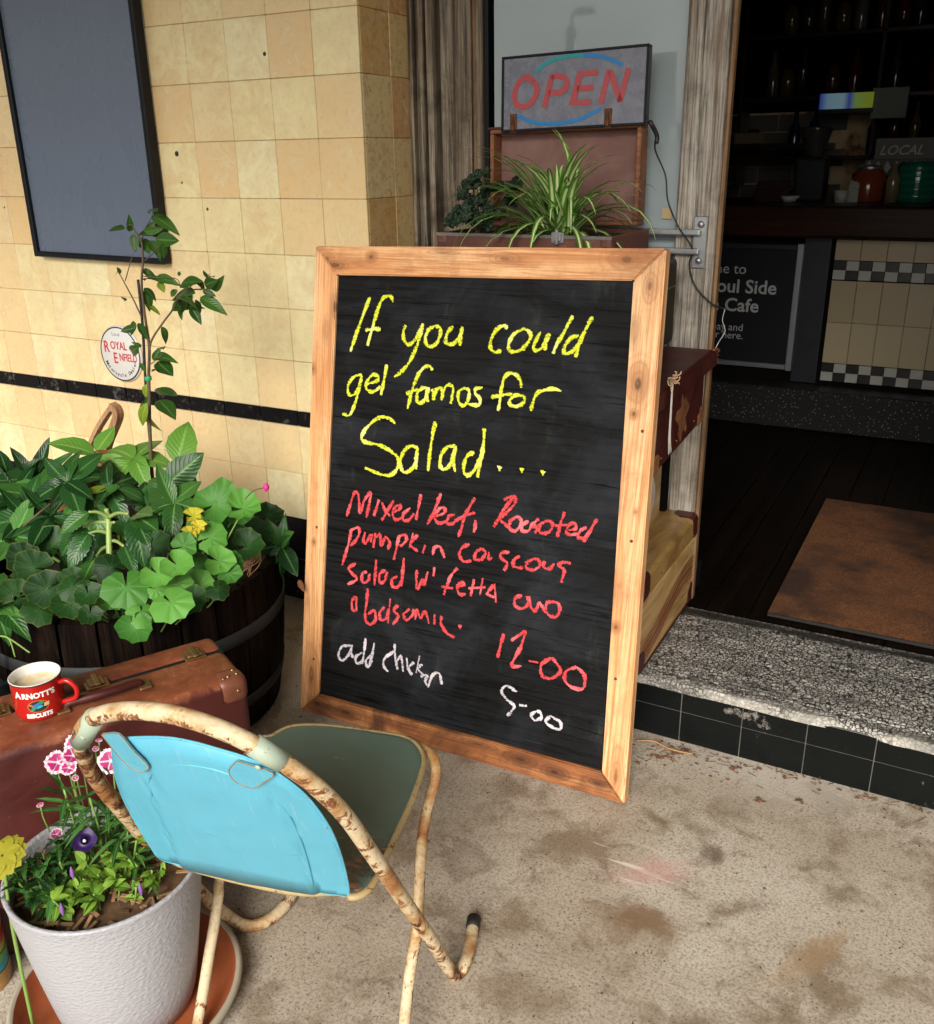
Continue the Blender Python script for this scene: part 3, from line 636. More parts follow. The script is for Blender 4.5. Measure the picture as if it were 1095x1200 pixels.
# ---- step and doorway floor
struct(box('step_core', X0+.0, 3.0, YS+.012, 2.46, -.05, ZT-.012, M['black']))
struct(box('sill_base', X0, -.70, 2.462, 2.52, -.05, .60, M['dark_wall']))
st = box('step_grout', X0, 3.0, YS-.001, YS+.0118, -.02, ZT-.016, M['grout_step']); struct(st)
k = -7
smA = bm_mesh(box_bm(-.0737, .0737, -.004, .004, -.0420, .0420, .001), 'step_tile', M['step_tile'])
smB = bm_mesh(box_bm(-.0737, .0737, -.004, .004, -.0300, .0300, .001), 'step_tile', M['step_tile'])
for k in range(-6, 14):
    x = -.498+.15*k+.075
    for me, z in ((smA, .0428), (smB, .1172)):
        o = mesh_obj('step_tile', me, st, Matrix.Translation((x, YS, z)) @ Matrix.Rotation(rnd.uniform(-.004, .004), 4, 'X'))
# terrazzo tread with grooves
tr = thing('terrazzo_step', 'worn white chip terrazzo doorstep above the black riser tiles', 'step', (0, 2.2, ZT)); tr['kind'] = 'structure'; 
def slab(y0, y1, dz=0, front=False):
    V, Fc = [], []; N = 120; xa, xb = X0, 3.0
    for i in range(N+1):
        x = xa+(xb-xa)*i/N
        jf = (noise.noise(Vector((x*7, 1, 0)))*.007+noise.noise(Vector((x*23, 5, 0)))*.004) if front else 0
        if front:
            chip = math.exp(-((x+.11)/.07)**2)*.018
            V += [(x, y0-.002+jf+chip*.5, -.022), (x, y0-.004+jf+chip, -.006), (x, y0+.004+jf+chip, dz), (x, y1, dz), (x, y1, -.03)]
        else: V += [(x, y0, -.03), (x, y0, dz-.002), (x, y0+.002, dz), (x, y1, dz), (x, y1, -.03)]
    for i in range(N):
        for j in range(4):
            a = i*5+j; Fc.append((a, a+5, a+6, a+1))
    V = [(v[0], v[1]-2.2, v[2]) for v in V]
    return mesh_obj('terrazzo_slab', py_mesh('terrazzo_slab', V, Fc, M['terrazzo']), tr)
slab(YS-.006, 2.052, 0, True); slab(2.057, 2.068); slab(2.073, 2.44, -.001)
# interior floor, mat, room
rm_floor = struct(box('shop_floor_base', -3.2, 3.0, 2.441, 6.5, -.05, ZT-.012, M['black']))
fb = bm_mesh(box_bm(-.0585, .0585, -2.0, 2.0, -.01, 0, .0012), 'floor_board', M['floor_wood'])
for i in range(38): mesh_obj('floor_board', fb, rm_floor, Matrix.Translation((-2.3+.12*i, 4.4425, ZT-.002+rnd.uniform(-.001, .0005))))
n = NT('coir_doormat'); v = n.coord('World'); a = n.noise(v, 160, 5, .8); b = n.noise(v, 4, 4)
n.set(n.mix(n.ramp(a, [(.35, 0), (.65, 1)]), (.06, .022, .007), n.mix(n.ramp(b, [(.4, 0), (.6, 1)]), (.035, .012, .005), (.30, .11, .03))), .95); n.bump(a, 1, .006)
mt = thing('doormat', 'brown coir mat lying in the dark doorway behind the terrazzo step', 'doormat', (.1, 3, ZT))
me = py_mesh('mat_pile', *(lambda q: (q[0], q[1]))((lambda: ([(-.49+ .98*i/40+.003*noise.noise(Vector((i, j, 0))), -.52+1.05*j/40+.004*noise.noise(Vector((j, i, 2))), .012+.002*noise.noise(Vector((i*.7, j*.7, 5)))) for j in range(41) for i in range(41)], [(j*41+i, j*41+i+1, j*41+i+42, j*41+i+41) for j in range(40) for i in range(40)]))()), n.m)
mesh_obj('mat_pile', me, mt); box('mat_backing', -.49, .49, -.52, .53, .001, .010, M['rubber'], mt)
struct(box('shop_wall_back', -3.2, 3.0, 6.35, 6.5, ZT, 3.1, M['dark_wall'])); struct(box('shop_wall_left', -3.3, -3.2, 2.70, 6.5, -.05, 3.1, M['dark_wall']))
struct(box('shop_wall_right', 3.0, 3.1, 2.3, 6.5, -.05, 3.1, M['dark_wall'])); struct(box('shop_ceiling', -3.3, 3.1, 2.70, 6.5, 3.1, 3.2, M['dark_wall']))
struct(box('shopfront_lintel', X0, 3.1, 2.45, 2.70, 2.6, 3.3, M['plaster'])); struct(box('shopfront_right', .32, 3.0, 2.30, 2.66, ZT, 2.598, M['plaster']))
struct(box('shopfront_facade', -6, 6, 2.24, 2.9, 3.41, 7, M['plaster']))
aw = struct(box('added_awning', -9, 9, -1.3, 2.236, 3.05, 3.15, M['added_awning']))  # awning added out of view to hold back sky light from overhead

# ---- shop window
win = thing('shop_window', 'shop window with weathered timber frame and pale grey glass between tile wall and doorway', 'window', (-1.1, YG, .6))
def wb(name, x0, x1, y0, y1, z0, z1, mat, **k): return box(name, x0+1.1, x1+1.1, y0-YG, y1-YG, z0-.6, z1-.6, mat, win, **k)
wb('pane', -1.27, -.72, YG, YG+.008, .60, 2.6, M['window'])
# fluted moulding, jamb, bead
prof = [0, .013, .0145, .026, .0275, .043, .0445, .058, .0595, .076]
for a, b, d in ((0, .014, .028), (.0155, .029, .014), (.0305, .045, .024), (.0465, .058, .010), (.0595, .080, .030)):
    wb('moulding', X0+.002+a, X0+.002+b, YG-d-.02, YG+.10, .165, 2.6, M['old_wood_z'], bev=.004, seg=2)
wb('jamb', X0+.088, X0+.185, YG-.02, YG+.10, .165, 2.6, M['old_wood_z'], bev=.004)
wb('glazing_bead', X0+.187, X0+.200, YG-.012, YG+.05, .62, 2.6, M['bead_wood'], bev=.003); wb('glazing_bead', X0+.2015, X0+.222, YG-.020, YG+.05, .62, 2.6, M['old_wood_z'], bev=.003)
wb('dark_rebate', X0+.2235, X0+.236, YG-.010, YG+.02, .62, 2.6, M['black'])
wb('post', -.728, -.620, 2.488, 2.53, ZT+.075, 2.6, M['old_wood_pale'], bev=.004); wb('post_bead', -.6185, -.607, 2.482, 2.51, ZT+.002, 2.6, M['bead_wood'], bev=.003)
wb('post_block', -.735, -.6195, 2.484, 2.62, ZT+.002, ZT+.0735, M['black'], bev=.003)
wb('stall_board', X0+.19, -.737, YG-.02, YG+.03, .17, .61, M['old_wood_z'], bev=.004)

# ---- guard rails
gr = thing('window_guard_rail', 'pair of galvanised horizontal bars bolted to the weathered door post', 'rail', (-.66, 2.487, 1.17))
pl_ = [ony(q[0], q[1], 2.48) for q in ((806, 245), (826, 298))]
box('fixing_plate', -.018, .018, -.006, 0, -.055, .075, M['galv'], gr, bev=.002)
for z in (.055, -.035):
    lathe('bolt', [(0, .009), (.006, .0085), (.009, .004), (.0095, .0)], M['galv'], gr, 8, M=Matrix.Translation((0.002, -.006, z)) @ Matrix.Rotation(math.pi/2, 4, 'X'))
for z in (.035, -.012): box('bar', -.55, .004, -.024, -.0065, z-.008, z+.008, M['galv'], gr, bev=.004, seg=2)

#====================================================================== INTERIOR
YC = 4.654
ct = thing('cafe_counter', 'cafe counter faced with cream tiles and two checkered mosaic bands, inside the doorway', 'counter', (0, YC, ZT))
def cbx(name, x0, x1, y0, y1, z0, z1, mat, **k): return box(name, x0, x1, y0-YC, y1-YC, z0-ZT, z1-ZT, mat, ct, **k)
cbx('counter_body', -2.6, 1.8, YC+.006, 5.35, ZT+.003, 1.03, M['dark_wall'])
cbx('plinth', -2.6, 1.8, YC-.16, YC+.004, ZT+.002, .355, M['terrazzo_dark'], bev=.004)
cbx('counter_top', -2.7, 1.9, YC-.10, 5.4, 1.032, 1.17, M['counter_wood'], bev=.012, seg=2)
cbx('steel_panel', -.745, -.63, YC-.012, YC+.004, .36, 1.03, M['dark_iron'])
n = NT('beige_counter_tile'); r = n.orand(); v = n.coord('World'); n.set(n.mix(r, (.30, .245, .15), (.36, .30, .19)), .3); M['ctile'] = n.m
ctm = bm_mesh(box_bm(-.0542, .0542, -.004, .004, -.0942, .0942, .001), 'tile', M['ctile'])
ctt = bm_mesh(box_bm(-.0542, .0542, -.004, .004, -.045, .045, .001), 'tile', M['ctile'])
for i in range(12):
    x = -.612+.055+.11*i
    for z in (.556, .746): mesh_obj('tile', ctm, ct, Matrix.Translation((x, 0, z-ZT)))
    mesh_obj('tile', ctt, ct, Matrix.Translation((x, 0, .976-ZT)))
mw = bm_mesh(box_bm(-.0266, .0266, -.004, .004, -.0206, .0206, .0008), 'mosaic_tile', flat('white_mosaic', (.34, .34, .32), .3))
mk = bm_mesh(box_bm(-.0266, .0266, -.004, .004, -.0206, .0206, .0008), 'mosaic_tile', flat('black_mosaic', (.008, .008, .008), .3))
for zi, z in enumerate((.908, .866, .438, .396)):
    for i in range(24): mesh_obj('mosaic_tile', mw if (i+zi) % 2 else mk, ct, Matrix.Translation((-.612+.0275+.055*i, 0, z-ZT)))
# welcome sign
wsg = thing('welcome_sign', 'black framed Welcome to Soul Side Cafe sign standing against the counter front', 'sign', (-1.1, YC-.03, .36))
def sg(name, x0, x1, y0, y1, z0, z1, mat, **k): return box(name, x0+1.1, x1+1.1, y0-YC+.03, y1-YC+.03, z0-.36, z1-.36, mat, wsg, **k)
sg('sign_face', -1.50, -.775, YC-.020, YC-.010, .44, .97, M['black'])
sg('frame_rail', -.774, -.745, YC-.026, YC-.006, .41, 1.0, M['steel'], bev=.002); sg('frame_rail', -1.53, -.7755, YC-.026, YC-.006, .971, .995, M['dark_iron'], bev=.002)
sg('frame_rail', -1.53, -.7755, YC-.026, YC-.006, .415, .439, M['steel'], bev=.002); sg('frame_rail', -1.531, -1.5015, YC-.026, YC-.006, .441, .969, M['dark_iron'], bev=.002)
for s, sz, px, py, bold, al in (('Welcome to', .069, 875, 321, .0, 'RIGHT'), ('Soul Side', .088, 910, 345, .0014, 'RIGHT'), ('n Cafe', .088, 889, 366, .0014, 'RIGHT'), ('Please pay and', .050, 871, 388, 0, 'RIGHT'), ('order here.', .050, 871, 397.5, 0, 'RIGHT')):
    P = ony(px, py, YC-.021); me = text_mesh(s, sz, M['grey_print'], .0003, bold, align=al)
    mesh_obj('lettering', me, wsg, Matrix.Translation((P.x+1.1, P.y-YC+.03, P.z-.36)) @ Matrix.Rotation(math.pi/2, 4, 'X'))
# things on and behind the counter
def glassy(name, c, tr_=.0): n = NT(name); n.set(c, .12, 0, .6); return n.m
def jar(name, label, px, py, r, h, mat, lidm, y=4.95):
    P = ony(px, py, y); t = thing(name, label, 'jar', (P.x, y, 1.171))
    lathe('glass_body', [(0, 0), (r*.9, 0), (r, .01), (r, h*.78), (r*.72, h*.86), (r*.72, h*.9)], mat, t, 24)
    lathe('lid', [(r*.76, h*.9), (r*.78, h*.91), (r*.78, h), (0, h*1.01)], lidm, t, 20); return t
jar('orange_jar', 'jar of orange preserve on the counter behind the small white cup', 1015, 236, .075, .16, glassy('amber_contents', (.14, .03, .012)), M['steel'])
t = thing('green_glass_jar', 'ribbed dark green glass jar at the right end of the counter', 'jar', (ony(1072, 236, 4.95).x, 4.95, 1.171))
lathe('glass_body', [(0, 0), (.085, 0), (.09, .01), (.09, .16), (.082, .175), (.078, .175), (.078, .02)], glassy('green_glass', (.006, .085, .055)), t, 28)
for i in range(5): lathe('rib', [(.0905, .02+i*.03), (.094, .027+i*.03), (.0905, .034+i*.03)], glassy('green_rib', (.01, .11, .07)), t, 28)
for i, (px, h) in enumerate(((985, .055), (925, .03))):
    P = ony(px, 238, 4.80); t = thing('white_cup' if i == 0 else 'white_saucer', ('small white cup beside the orange jar on the counter', 'small pale dish on the counter behind the sign frame')[i], ('cup', 'dish')[i], (P.x, 4.8, 1.171))
    lathe('bowl', [(0, .002), (.025, .002), (.035+.01*i, h), (.032+.01*i, h), (.022, .006), (0, .006)], flat('dull_china', (.3, .3, .28)), t, 20)
t = thing('coffee_grinder', 'dark coffee grinder silhouette on the counter near the door post', 'grinder', (ony(948, 238, 4.95).x, 4.95, 1.171))
box('grinder_body', -.07, .07, -.07, .07, 0, .20, M['black'], t, bev=.015, seg=2); lathe('hopper', [(.04, .201), (.075, .32), (.08, .33), (0, .335)], glassy('smoked', (.03, .03, .028)), t, 20)
# LOCAL sign and harlequin strip
P = ony(1030, 185, 5.3); t = thing('local_sign', 'grey sign reading LOCAL above a strip of diamond pattern behind the counter', 'sign', (P.x, 5.3, 1.26))
box('sign_face', -.02, .36, .0, .012, .095, .19, flat('grey_sign', (.055, .055, .05)), t); mesh_obj('lettering', text_mesh('LOCAL', .062, flat('cream_letter', (.30, .30, .27)), .0004, .001, .3), t, Matrix.Translation((.0, -.001, .115)) @ Matrix.Rotation(math.pi/2, 4, 'X'))
box('pattern_strip', -.06, .40, .002, .012, .02, .093, flat('dark_strip', (.02, .02, .018)), t)
tri = py_mesh('diamond', [(0, 0, -.03), (.018, 0, 0), (0, 0, .03), (-.018, 0, 0), (0, -.002, 0)], [(0, 1, 4), (1, 2, 4), (2, 3, 4), (3, 0, 4)], flat('pale_diamond', (.26, .26, .23)))
for i in range(11): mesh_obj('diamond', tri, t, Matrix.Translation((-.04+.042*i, 0, .057)))
box('sign_stand', .12, .2, .013, .03, -.088, .15, M['black'], t)
# pictures and shelves on the back wall
def wallpic(name, label, cat, p0, p1, y, mat):
    a = ony(*p0, y); b = ony(*p1, y); t = thing(name, label, cat, (a.x, y, b.z))
    box('face', 0, b.x-a.x, -.012, .0, 0, a.z-b.z, mat, t, bev=.002); return t, b.x-a.x, a.z-b.z
n = NT('lit_menu_strip'); v = n.coord('Object'); x, y, z = n.sep(v)
c = n.ramp(n.math('MULTIPLY', x, 4.0), [(0, (.02, .05, .45)), (.18, (.25, .45, .60)), (.5, (.30, .50, .55)), (.62, (.04, .08, .5)), (.75, (.25, .42, .10)), (1, (.3, .4, .02))])
n.set(c, .4); n.L(c, n.b.inputs['Emission Color']); n.b.inputs['Emission Strength'].default_value = .12; lit = n.m
t, a_, b_ = wallpic('lit_fridge_sign', 'small lit blue and green strip sign glowing in the dark interior', 'sign', (962, 110), (1023, 126), 5.9, lit)
box('bracket', 0, a_, .002, .45, -.02, .005, M['black'], t)
t, a_, b_ = wallpic('pale_poster', 'pale grey poster with leaf drawings on the dark interior wall', 'poster', (1024, 103), (1062, 138), 5.95, flat('pale_poster', (.10, .12, .11)))
box('hanging_rail', 0, a_, .001, .40, b_-.01, b_, M['black'], t)
t, a_, b_ = wallpic('shelf_of_packets', 'small row of yellowish packets on a dark shelf inside', 'shelf', (862, 156), (896, 168), 5.9, flat('yellow_packets', (.10, .07, .03)))
box('shelf_board', -.4, .5, -.05, .46, -.03, -.001, M['counter_wood'], t)
# bottle shelves
bs = thing('bottle_shelf', 'dark wall shelf unit crowded with dim bottles behind the counter', 'shelf', (-1.3, 6.0, 1.35))
for z in (0, .32, .64): box('shelf_board', -.1, 1.9, 0, .22, z, z+.022, M['counter_wood'], bs, bev=.002)
for x in (-.12, .62, 1.30, 1.9): box('upright', x, x+.018, 0, .22, -.15, .95, M['counter_wood'], bs)
bcol = [glassy('bottle_%d' % i, tuple(q*.55 for q in c_)) for i, c_ in enumerate([(.10, .035, .01), (.015, .06, .02), (.12, .10, .06), (.02, .03, .07), (.14, .14, .13), (.10, .015, .01), (.12, .09, .015)])]
bprof = [[(0, 0), (.032, 0), (.035, .01), (.035, .14), (.014, .19), (.012, .25), (0, .25)], [(0, 0), (.04, 0), (.042, .1), (.03, .13), (.03, .15), (0, .15)], [(0, 0), (.028, 0), (.028, .17), (.010, .21), (.010, .27), (0, .27)]]
bmesh_ = [[py_mesh('bottle', *lathe_geo([(max(r_, .0001), z_) for r_, z_ in pr], 14), m_, True) for m_ in bcol] for pr in bprof]
bot_prev = {}
for z in (.022, .342, .662):
    x = -.04
    while x < 1.86:
        if rnd.random() < .82:
            o = mesh_obj('shelf_bottle', rnd.choice(rnd.choice(bmesh_)), None, Matrix.Translation((-1.3+x, 6.0+rnd.uniform(.06, .14), 1.35+z+.001)))
            row = {.022: 'bottom', .342: 'middle', .662: 'top'}[z]; cn = ['amber', 'green', 'cream', 'navy', 'pale grey', 'dark red', 'mustard'][bcol.index(o.data.materials[0])]; shp = ['long necked', 'squat wide', 'slim tall'][[k_ for k_ in range(3) if o.data in bmesh_[k_]][0]]
            near = bot_prev.get(z); tag(o, '%s %s bottle, %s back shelf, %s' % (shp, cn, row, ('right of a %s' % near) if near else 'at its left end'), 'bottle', 'bottles on the back shelves'); bot_prev[z] = shp+' '+cn+' one'
        x += rnd.uniform(.075, .12)
for px, py, w_, h_, c_, nm, lab in ((1000, 236, .05, .10, (.25, .25, .22), 'napkin_holder', 'white paper napkins in a holder left of the orange jar'), (1044, 236, .03, .17, (.12, .10, .05), 'sauce_bottle', 'slim dull bottle between the orange jar and green jar'), (905, 238, .16, .10, (.03, .015, .015), 'cash_tray', 'low dark tray on the counter behind the door post')):
    P = ony(px, py, 4.88); t = thing(nm, lab, nm.replace('_', ' '), (P.x, 4.88, 1.171)); mm = glassy(nm, c_)
    if nm == 'sauce_bottle': lathe('glass_body', [(0.0001, 0), (w_, 0), (w_, h_*.6), (w_*.4, h_*.8), (w_*.35, h_), (.0001, h_)], mm, t, 16)
    else:
        box('holder', -w_/2, w_/2, -.05, .05, 0, h_*.6, mm, t, bev=.004)
        for k_ in range(4): box('sheet', -w_/2+.004, w_/2-.004, -.035+.02*k_, -.028+.02*k_, h_*.602, h_*(.8+.06*k_), mm, t)
# subway tiles on the back wall
sb = thing('subway_tile_splashback', 'dim white subway tile patch on the wall behind the counter', 'tiled panel', (-2.2, 6.34, 1.0))
box('backing', -.2, 1.5, 0, .008, 0, .62, M['grout'], sb)
stm = bm_mesh(box_bm(-.098, .098, -.004, .004, -.0475, .0475, .001), 'subway_tile', flat('dull_white_tile', (.07, .07, .06), .3))
for r_ in range(6):
    for i in range(7): mesh_obj('subway_tile', stm, sb, Matrix.Translation((-.05+.2*i+(.1 if r_ % 2 else 0), -.004, .06+.1*r_)))

#====================================================================== CHALKBOARD
BLc = Vector((-1.434, 1.682, 0)); BRc = Vector((-.548, 1.706, 0)); TLc = Vector((-1.441, 1.880, 1.209)); 
ex = (BRc-BLc).normalized(); ezr = (TLc-BLc); ezr = (ezr-ex*ezr.dot(ex)).normalized(); ey = ezr.cross(ex)
BW, BH = .886, 1.225
board = thing('chalkboard_sign', 'big wood framed chalkboard with handwritten salad special, leaning against the suitcase stack', 'chalkboard')
board.matrix_basis = basis(BLc, ex, ey, ezr)
Minv = board.matrix_basis.inverted()
def bpt(px, py, off=0):
    P = onpl(px, py, BLc+ey*off, ey); return Minv @ P
FWd, FT = .072, .036
def sp_(L): return [(lambda q: (q.x, q.z, ra, rc, am))(bpt(px, py)) for px, py, ra, rc, am in L]
M['board_wood_x'] = wood_mat('blond_pine_x', 0, (.40, .13, .035), (.68, .33, .13), (.86, .55, .28), stain=.6, spots=sp_([(383, 303, .03, .02, .6), (435, 301, .020, .015, .8), (592, 303, .05, .016, .45), (735, 304, .05, .03, .5), (520, 296, .05, .008, .4)]))
M['board_wood_z'] = wood_mat('blond_pine_z', 2, (.44, .16, .045), (.74, .39, .17), (.88, .59, .32), stain=.5, spots=sp_([(748, 450, .055, .03, .75), (743, 485, .016, .012, .9), (722, 735, .018, .014, .9), (762, 335, .04, .02, .5), (367, 432, .018, .010, .8), (368, 635, .014, .010, .8), (365, 790, .10, .03, .55), (722, 910, .08, .02, .5), (745, 600, .012, .008, .5)]))
M['board_wood_dark'] = wood_mat('stained_pine_x', 0, (.10, .028, .008), (.34, .12, .035), (.58, .28, .105), stain=.9, spots=sp_([(447, 846, .018, .015, .9), (405, 835, .06, .02, .8), (610, 890, .05, .02, .8), (650, 905, .04, .02, .85), (560, 872, .06, .012, .5), (372, 825, .04, .03, .8), (700, 918, .05, .02, .6)]))
def rail(name, pts, mat, y0=0, y1=FT, label=None):
    V = [(x, y, z) for y in (y0, y1) for x, z in pts]; nn = len(pts)
    Fc = [tuple(range(nn))[::-1], tuple(range(nn, 2*nn))]+[(i, (i+1) % nn, nn+(i+1) % nn, nn+i) for i in range(nn)]
    bm = bmesh.new(); vs = [bm.verts.new(v) for v in V]; [bm.faces.new([vs[i] for i in f]) for f in Fc]
    bmesh.ops.recalc_face_normals(bm, faces=bm.faces); bmesh.ops.bevel(bm, geom=bm.edges[:], offset=.0028, segments=2, affect='EDGES')
    return mesh_obj(name, bm_mesh(bm, name, mat), board, label=label)
# measured frame corners in board space
def c2(px, py): p = bpt(px, py); return (p.x, p.z)
oTL, oTR, oBR, oBL = c2(370, 288), c2(781, 291), c2(731, 943), c2(352, 832)
iTL, iTR, iBR, iBL = c2(395, 322), c2(742, 329), c2(705, 905), c2(373, 814)
g = .0006
rail('frame_rail', [(oTL[0]+g, oTL[1]), (iTL[0]+g, iTL[1]), (iTR[0]-g, iTR[1]), (oTR[0]-g, oTR[1])], M['board_wood_x'])
rail('frame_rail', [(oBL[0]+g, oBL[1]), (oBR[0]-g, oBR[1]), (iBR[0]-g, iBR[1]), (iBL[0]+g, iBL[1])], M['board_wood_dark'], label='darker stained bottom rail')
rail('frame_rail', [(oTL[0]-g, oTL[1]), (oBL[0]-g, oBL[1]), (iBL[0]-g, iBL[1]), (iTL[0]-g, iTL[1])], M['board_wood_z'])
rail('frame_rail', [(oTR[0]+g, oTR[1]), (iTR[0]+g, iTR[1]), (iBR[0]+g, iBR[1]), (oBR[0]+g, oBR[1])], M['board_wood_z'])
PY = .009                                     # writing surface sits behind the frame face
rail('writing_panel', [(iTL[0]-.01, iTL[1]+.01), (iBL[0]-.01, iBL[1]-.01), (iBR[0]+.01, iBR[1]-.01), (iTR[0]+.01, iTR[1]+.01)], M['chalkboard'], PY, PY+.012)
for (x, z) in ((.03, .52), (.855, .86), (.85, .30), (.03, .16), (.855, .62)):
    lathe('nail_head', [(0, .0012), (.003, .0011), (.0038, 0)], M['rust_dark'], board, 10, M=Matrix.Translation((x, -.0002, z)) @ Matrix.Rotation(math.pi/2, 4, 'X'))
# handwriting: strokes traced as chalk ribbons lying on the panel
A = (380, 320, 5.0); B = (540, 320, 4.617); Cc = (360, 540, 4.615); D = (540, 560, 3.75)
def words(name, mat, width, strokes, label=None):
    """split one written line into words by the gaps between strokes, each word a part"""
    W = [w_ for w_ in label.replace('yellow chalk words ', '').replace('red chalk words ', '').replace('white chalk words ', '').split()] if 'words' in label else []
    col = label.split(' chalk')[0]
    ext = []
    for fr_, pts in strokes:
        P = [bpt(fr_[0]+x/fr_[2], fr_[1]+y/fr_[2], PY) for x, y in pts]
        ext.append((min(p.x for p in P), max(p.x for p in P), (fr_, pts)))
    ext.sort(key=lambda e: e[0])
    if len(W) < 2: groups = [[e[2] for e in ext]]
    else:
        gaps = []; mx = ext[0][1]
        for i in range(1, len(ext)): gaps.append((ext[i][0]-mx, i)); mx = max(mx, ext[i][1])
        cut = sorted(i for g_, i in sorted(gaps, reverse=True)[:len(W)-1])
        groups = []; p0 = 0
        for c_ in cut+[len(ext)]: groups.append([e[2] for e in ext[p0:c_]]); p0 = c_
    for gi, gstr in enumerate(groups):
        lab = col+' chalk word '+W[gi].strip(',') if len(W) > 1 else label
        chalk_word(name, mat, width, gstr, lab)
def chalk_word(name, mat, width, strokes, label):
    V, Fc, UV = [], [], []
    for si, (fr_, pts) in enumerate(strokes):
        wq = width
        P = [bpt(fr_[0]+x/fr_[2], fr_[1]+y/fr_[2], PY) for x, y in pts]
        P = [Vector((p.x, p.z, 0)) for p in P]
        if len(P) == 1: P = [P[0]-Vector((.003, .002, 0)), P[0], P[0]+Vector((.003, -.002, 0))]; wq = width*1.25
        Q = smooth_path(P, 8); b = len(V)
        yy = PY-.0006-.00012*(si % 5)
        for i, p in enumerate(Q):
            t = (Q[min(i+1, len(Q)-1)]-Q[max(0, i-1)]); t = t.normalized() if t.length > 1e-7 else Vector((1, 0, 0))
            nr = Vector((-t.y, t.x, 0)); f_ = i/(len(Q)-1)
            wv = wq*(.40+.10*math.sin(i*.45+si*2.1)+rnd.uniform(-.07, .07))*(1.0 if .04 < f_ < .96 else .72)
            o1 = rnd.uniform(-.08, .08)*wq
            for s in (-1, 0, 1): q = p+nr*(wv*s+o1*(s != 0)*rnd.random()); V.append((q.x, yy, q.y)); UV.append((f_, .5+.5*s))
        for i in range(len(Q)-1):
            for j in range(2): a = b+i*3+j; Fc.append((a, a+1, a+4, a+3))
    mesh_obj(name, py_mesh(name, V, Fc, mat, False, UV), board, label=label)
wy, wr, ww = .0116, .0106, .0096
words('chalk_writing', M['chalk_y'], wy, [
 (A, [(270, 140), (235, 230), (195, 340), (155, 460)]), (A, [(405, 170), (395, 140), (370, 135), (345, 150), (320, 200), (290, 300), (255, 425)]), (A, [(242, 333), (290, 328), (332, 328)]),
 (A, [(480, 305), (465, 345), (472, 395), (495, 418), (520, 405), (550, 365), (580, 295)]), (A, [(580, 295), (560, 380), (535, 450), (495, 530), (450, 580), (412, 608)]),
 (A, [(650, 310), (615, 330), (595, 375), (600, 415), (625, 430), (660, 410), (682, 360), (678, 320), (650, 308)]), (A, [(755, 310), (725, 350), (712, 395), (725, 415), (760, 412), (795, 370), (812, 315)]), (A, [(812, 315), (802, 370), (795, 425)]),
 (B, [(255, 300), (235, 285), (200, 300), (168, 350), (162, 400), (185, 428), (222, 420)]), (B, [(345, 300), (295, 325), (265, 370), (262, 410), (295, 425), (340, 405), (375, 360), (378, 325), (345, 300)]),
 (B, [(435, 318), (405, 370), (395, 405), (410, 418), (445, 400), (480, 325)]), (B, [(480, 325), (465, 370), (458, 418)]), (B, [(608, 230), (560, 320), (525, 380), (500, 435)]),
 (B, [(640, 338), (600, 350), (565, 395), (562, 430), (595, 430), (630, 395), (655, 345)]), (B, [(715, 235), (690, 280), (660, 340), (635, 410), (622, 455)])], 'yellow chalk words If you could')
words('chalk_writing', M['chalk_y'], wy*.93, [
 (A, [(222, 595), (180, 605), (145, 650), (142, 700), (165, 715), (195, 690), (222, 600)]), (A, [(222, 600), (200, 700), (180, 770), (150, 830), (108, 825)]),
 (A, [(255, 650), (310, 630), (318, 605), (290, 595), (258, 625), (245, 665), (265, 692), (300, 690), (330, 665)]), (A, [(368, 535), (358, 600), (345, 660), (335, 715)]),
 (A, [(635, 570), (620, 545), (590, 550), (555, 590), (525, 660), (505, 730), (490, 795)]), (A, [(482, 708), (520, 690), (550, 680)]),
 (A, [(605, 670), (575, 675), (548, 700), (545, 745), (560, 762), (590, 740), (605, 675)]), (A, [(613, 668), (606, 712), (609, 755)]),
 (A, [(632, 680), (640, 700), (645, 745)]), (A, [(645, 745), (655, 690), (680, 672), (692, 690), (688, 745)]), (A, [(688, 745), (705, 680), (735, 655), (757, 680), (742, 765)]),
 (A, [(830, 672), (795, 690), (785, 730), (800, 768), (830, 770), (848, 730), (850, 690), (830, 672)]), (B, [(120, 618), (85, 625), (80, 650), (105, 680), (100, 712), (60, 712), (25, 700)]),
 (B, [(330, 620), (322, 575), (300, 550), (265, 542), (235, 570), (222, 630), (212, 700), (203, 745)]), (B, [(165, 672), (230, 658), (280, 655)]),
 (B, [(345, 665), (300, 660), (268, 685), (270, 712), (310, 720), (345, 695), (345, 665)]), (B, [(382, 745), (392, 700), (415, 650), (450, 635), (500, 625), (545, 638)])], 'yellow chalk words get famos for')
words('chalk_writing', M['chalk_y'], wy*1.05, [
 (A, [(418, 880), (380, 850), (330, 845), (275, 880), (230, 935), (222, 975), (260, 995), (330, 1010), (400, 1050), (435, 1090), (430, 1140), (395, 1180), (330, 1178), (240, 1140)]),
 (A, [(550, 1022), (500, 1015), (460, 1060), (448, 1120), (465, 1165), (500, 1160), (535, 1110), (550, 1022)]), (A, [(550, 1022), (540, 1085), (540, 1150)]), (A, [(652, 870), (635, 960), (620, 1060), (610, 1160)]),
 (A, [(770, 1012), (725, 1020), (690, 1060), (680, 1120), (700, 1150), (735, 1130), (768, 1060), (770, 1012)]), (A, [(770, 1012), (755, 1085), (770, 1165)]),
 (B, [(75, 970), (40, 985), (20, 1030), (20, 1080), (45, 1092), (80, 1060), (105, 1000)]), (B, [(130, 840), (125, 920), (110, 1010), (92, 1105)])], 'large yellow chalk word Salad')
for q in ((212, 1055), (332, 1065), (446, 1080)): chalk_word('chalk_dot', M['chalk_y'], wy*1.1, [(B, [q])], None)
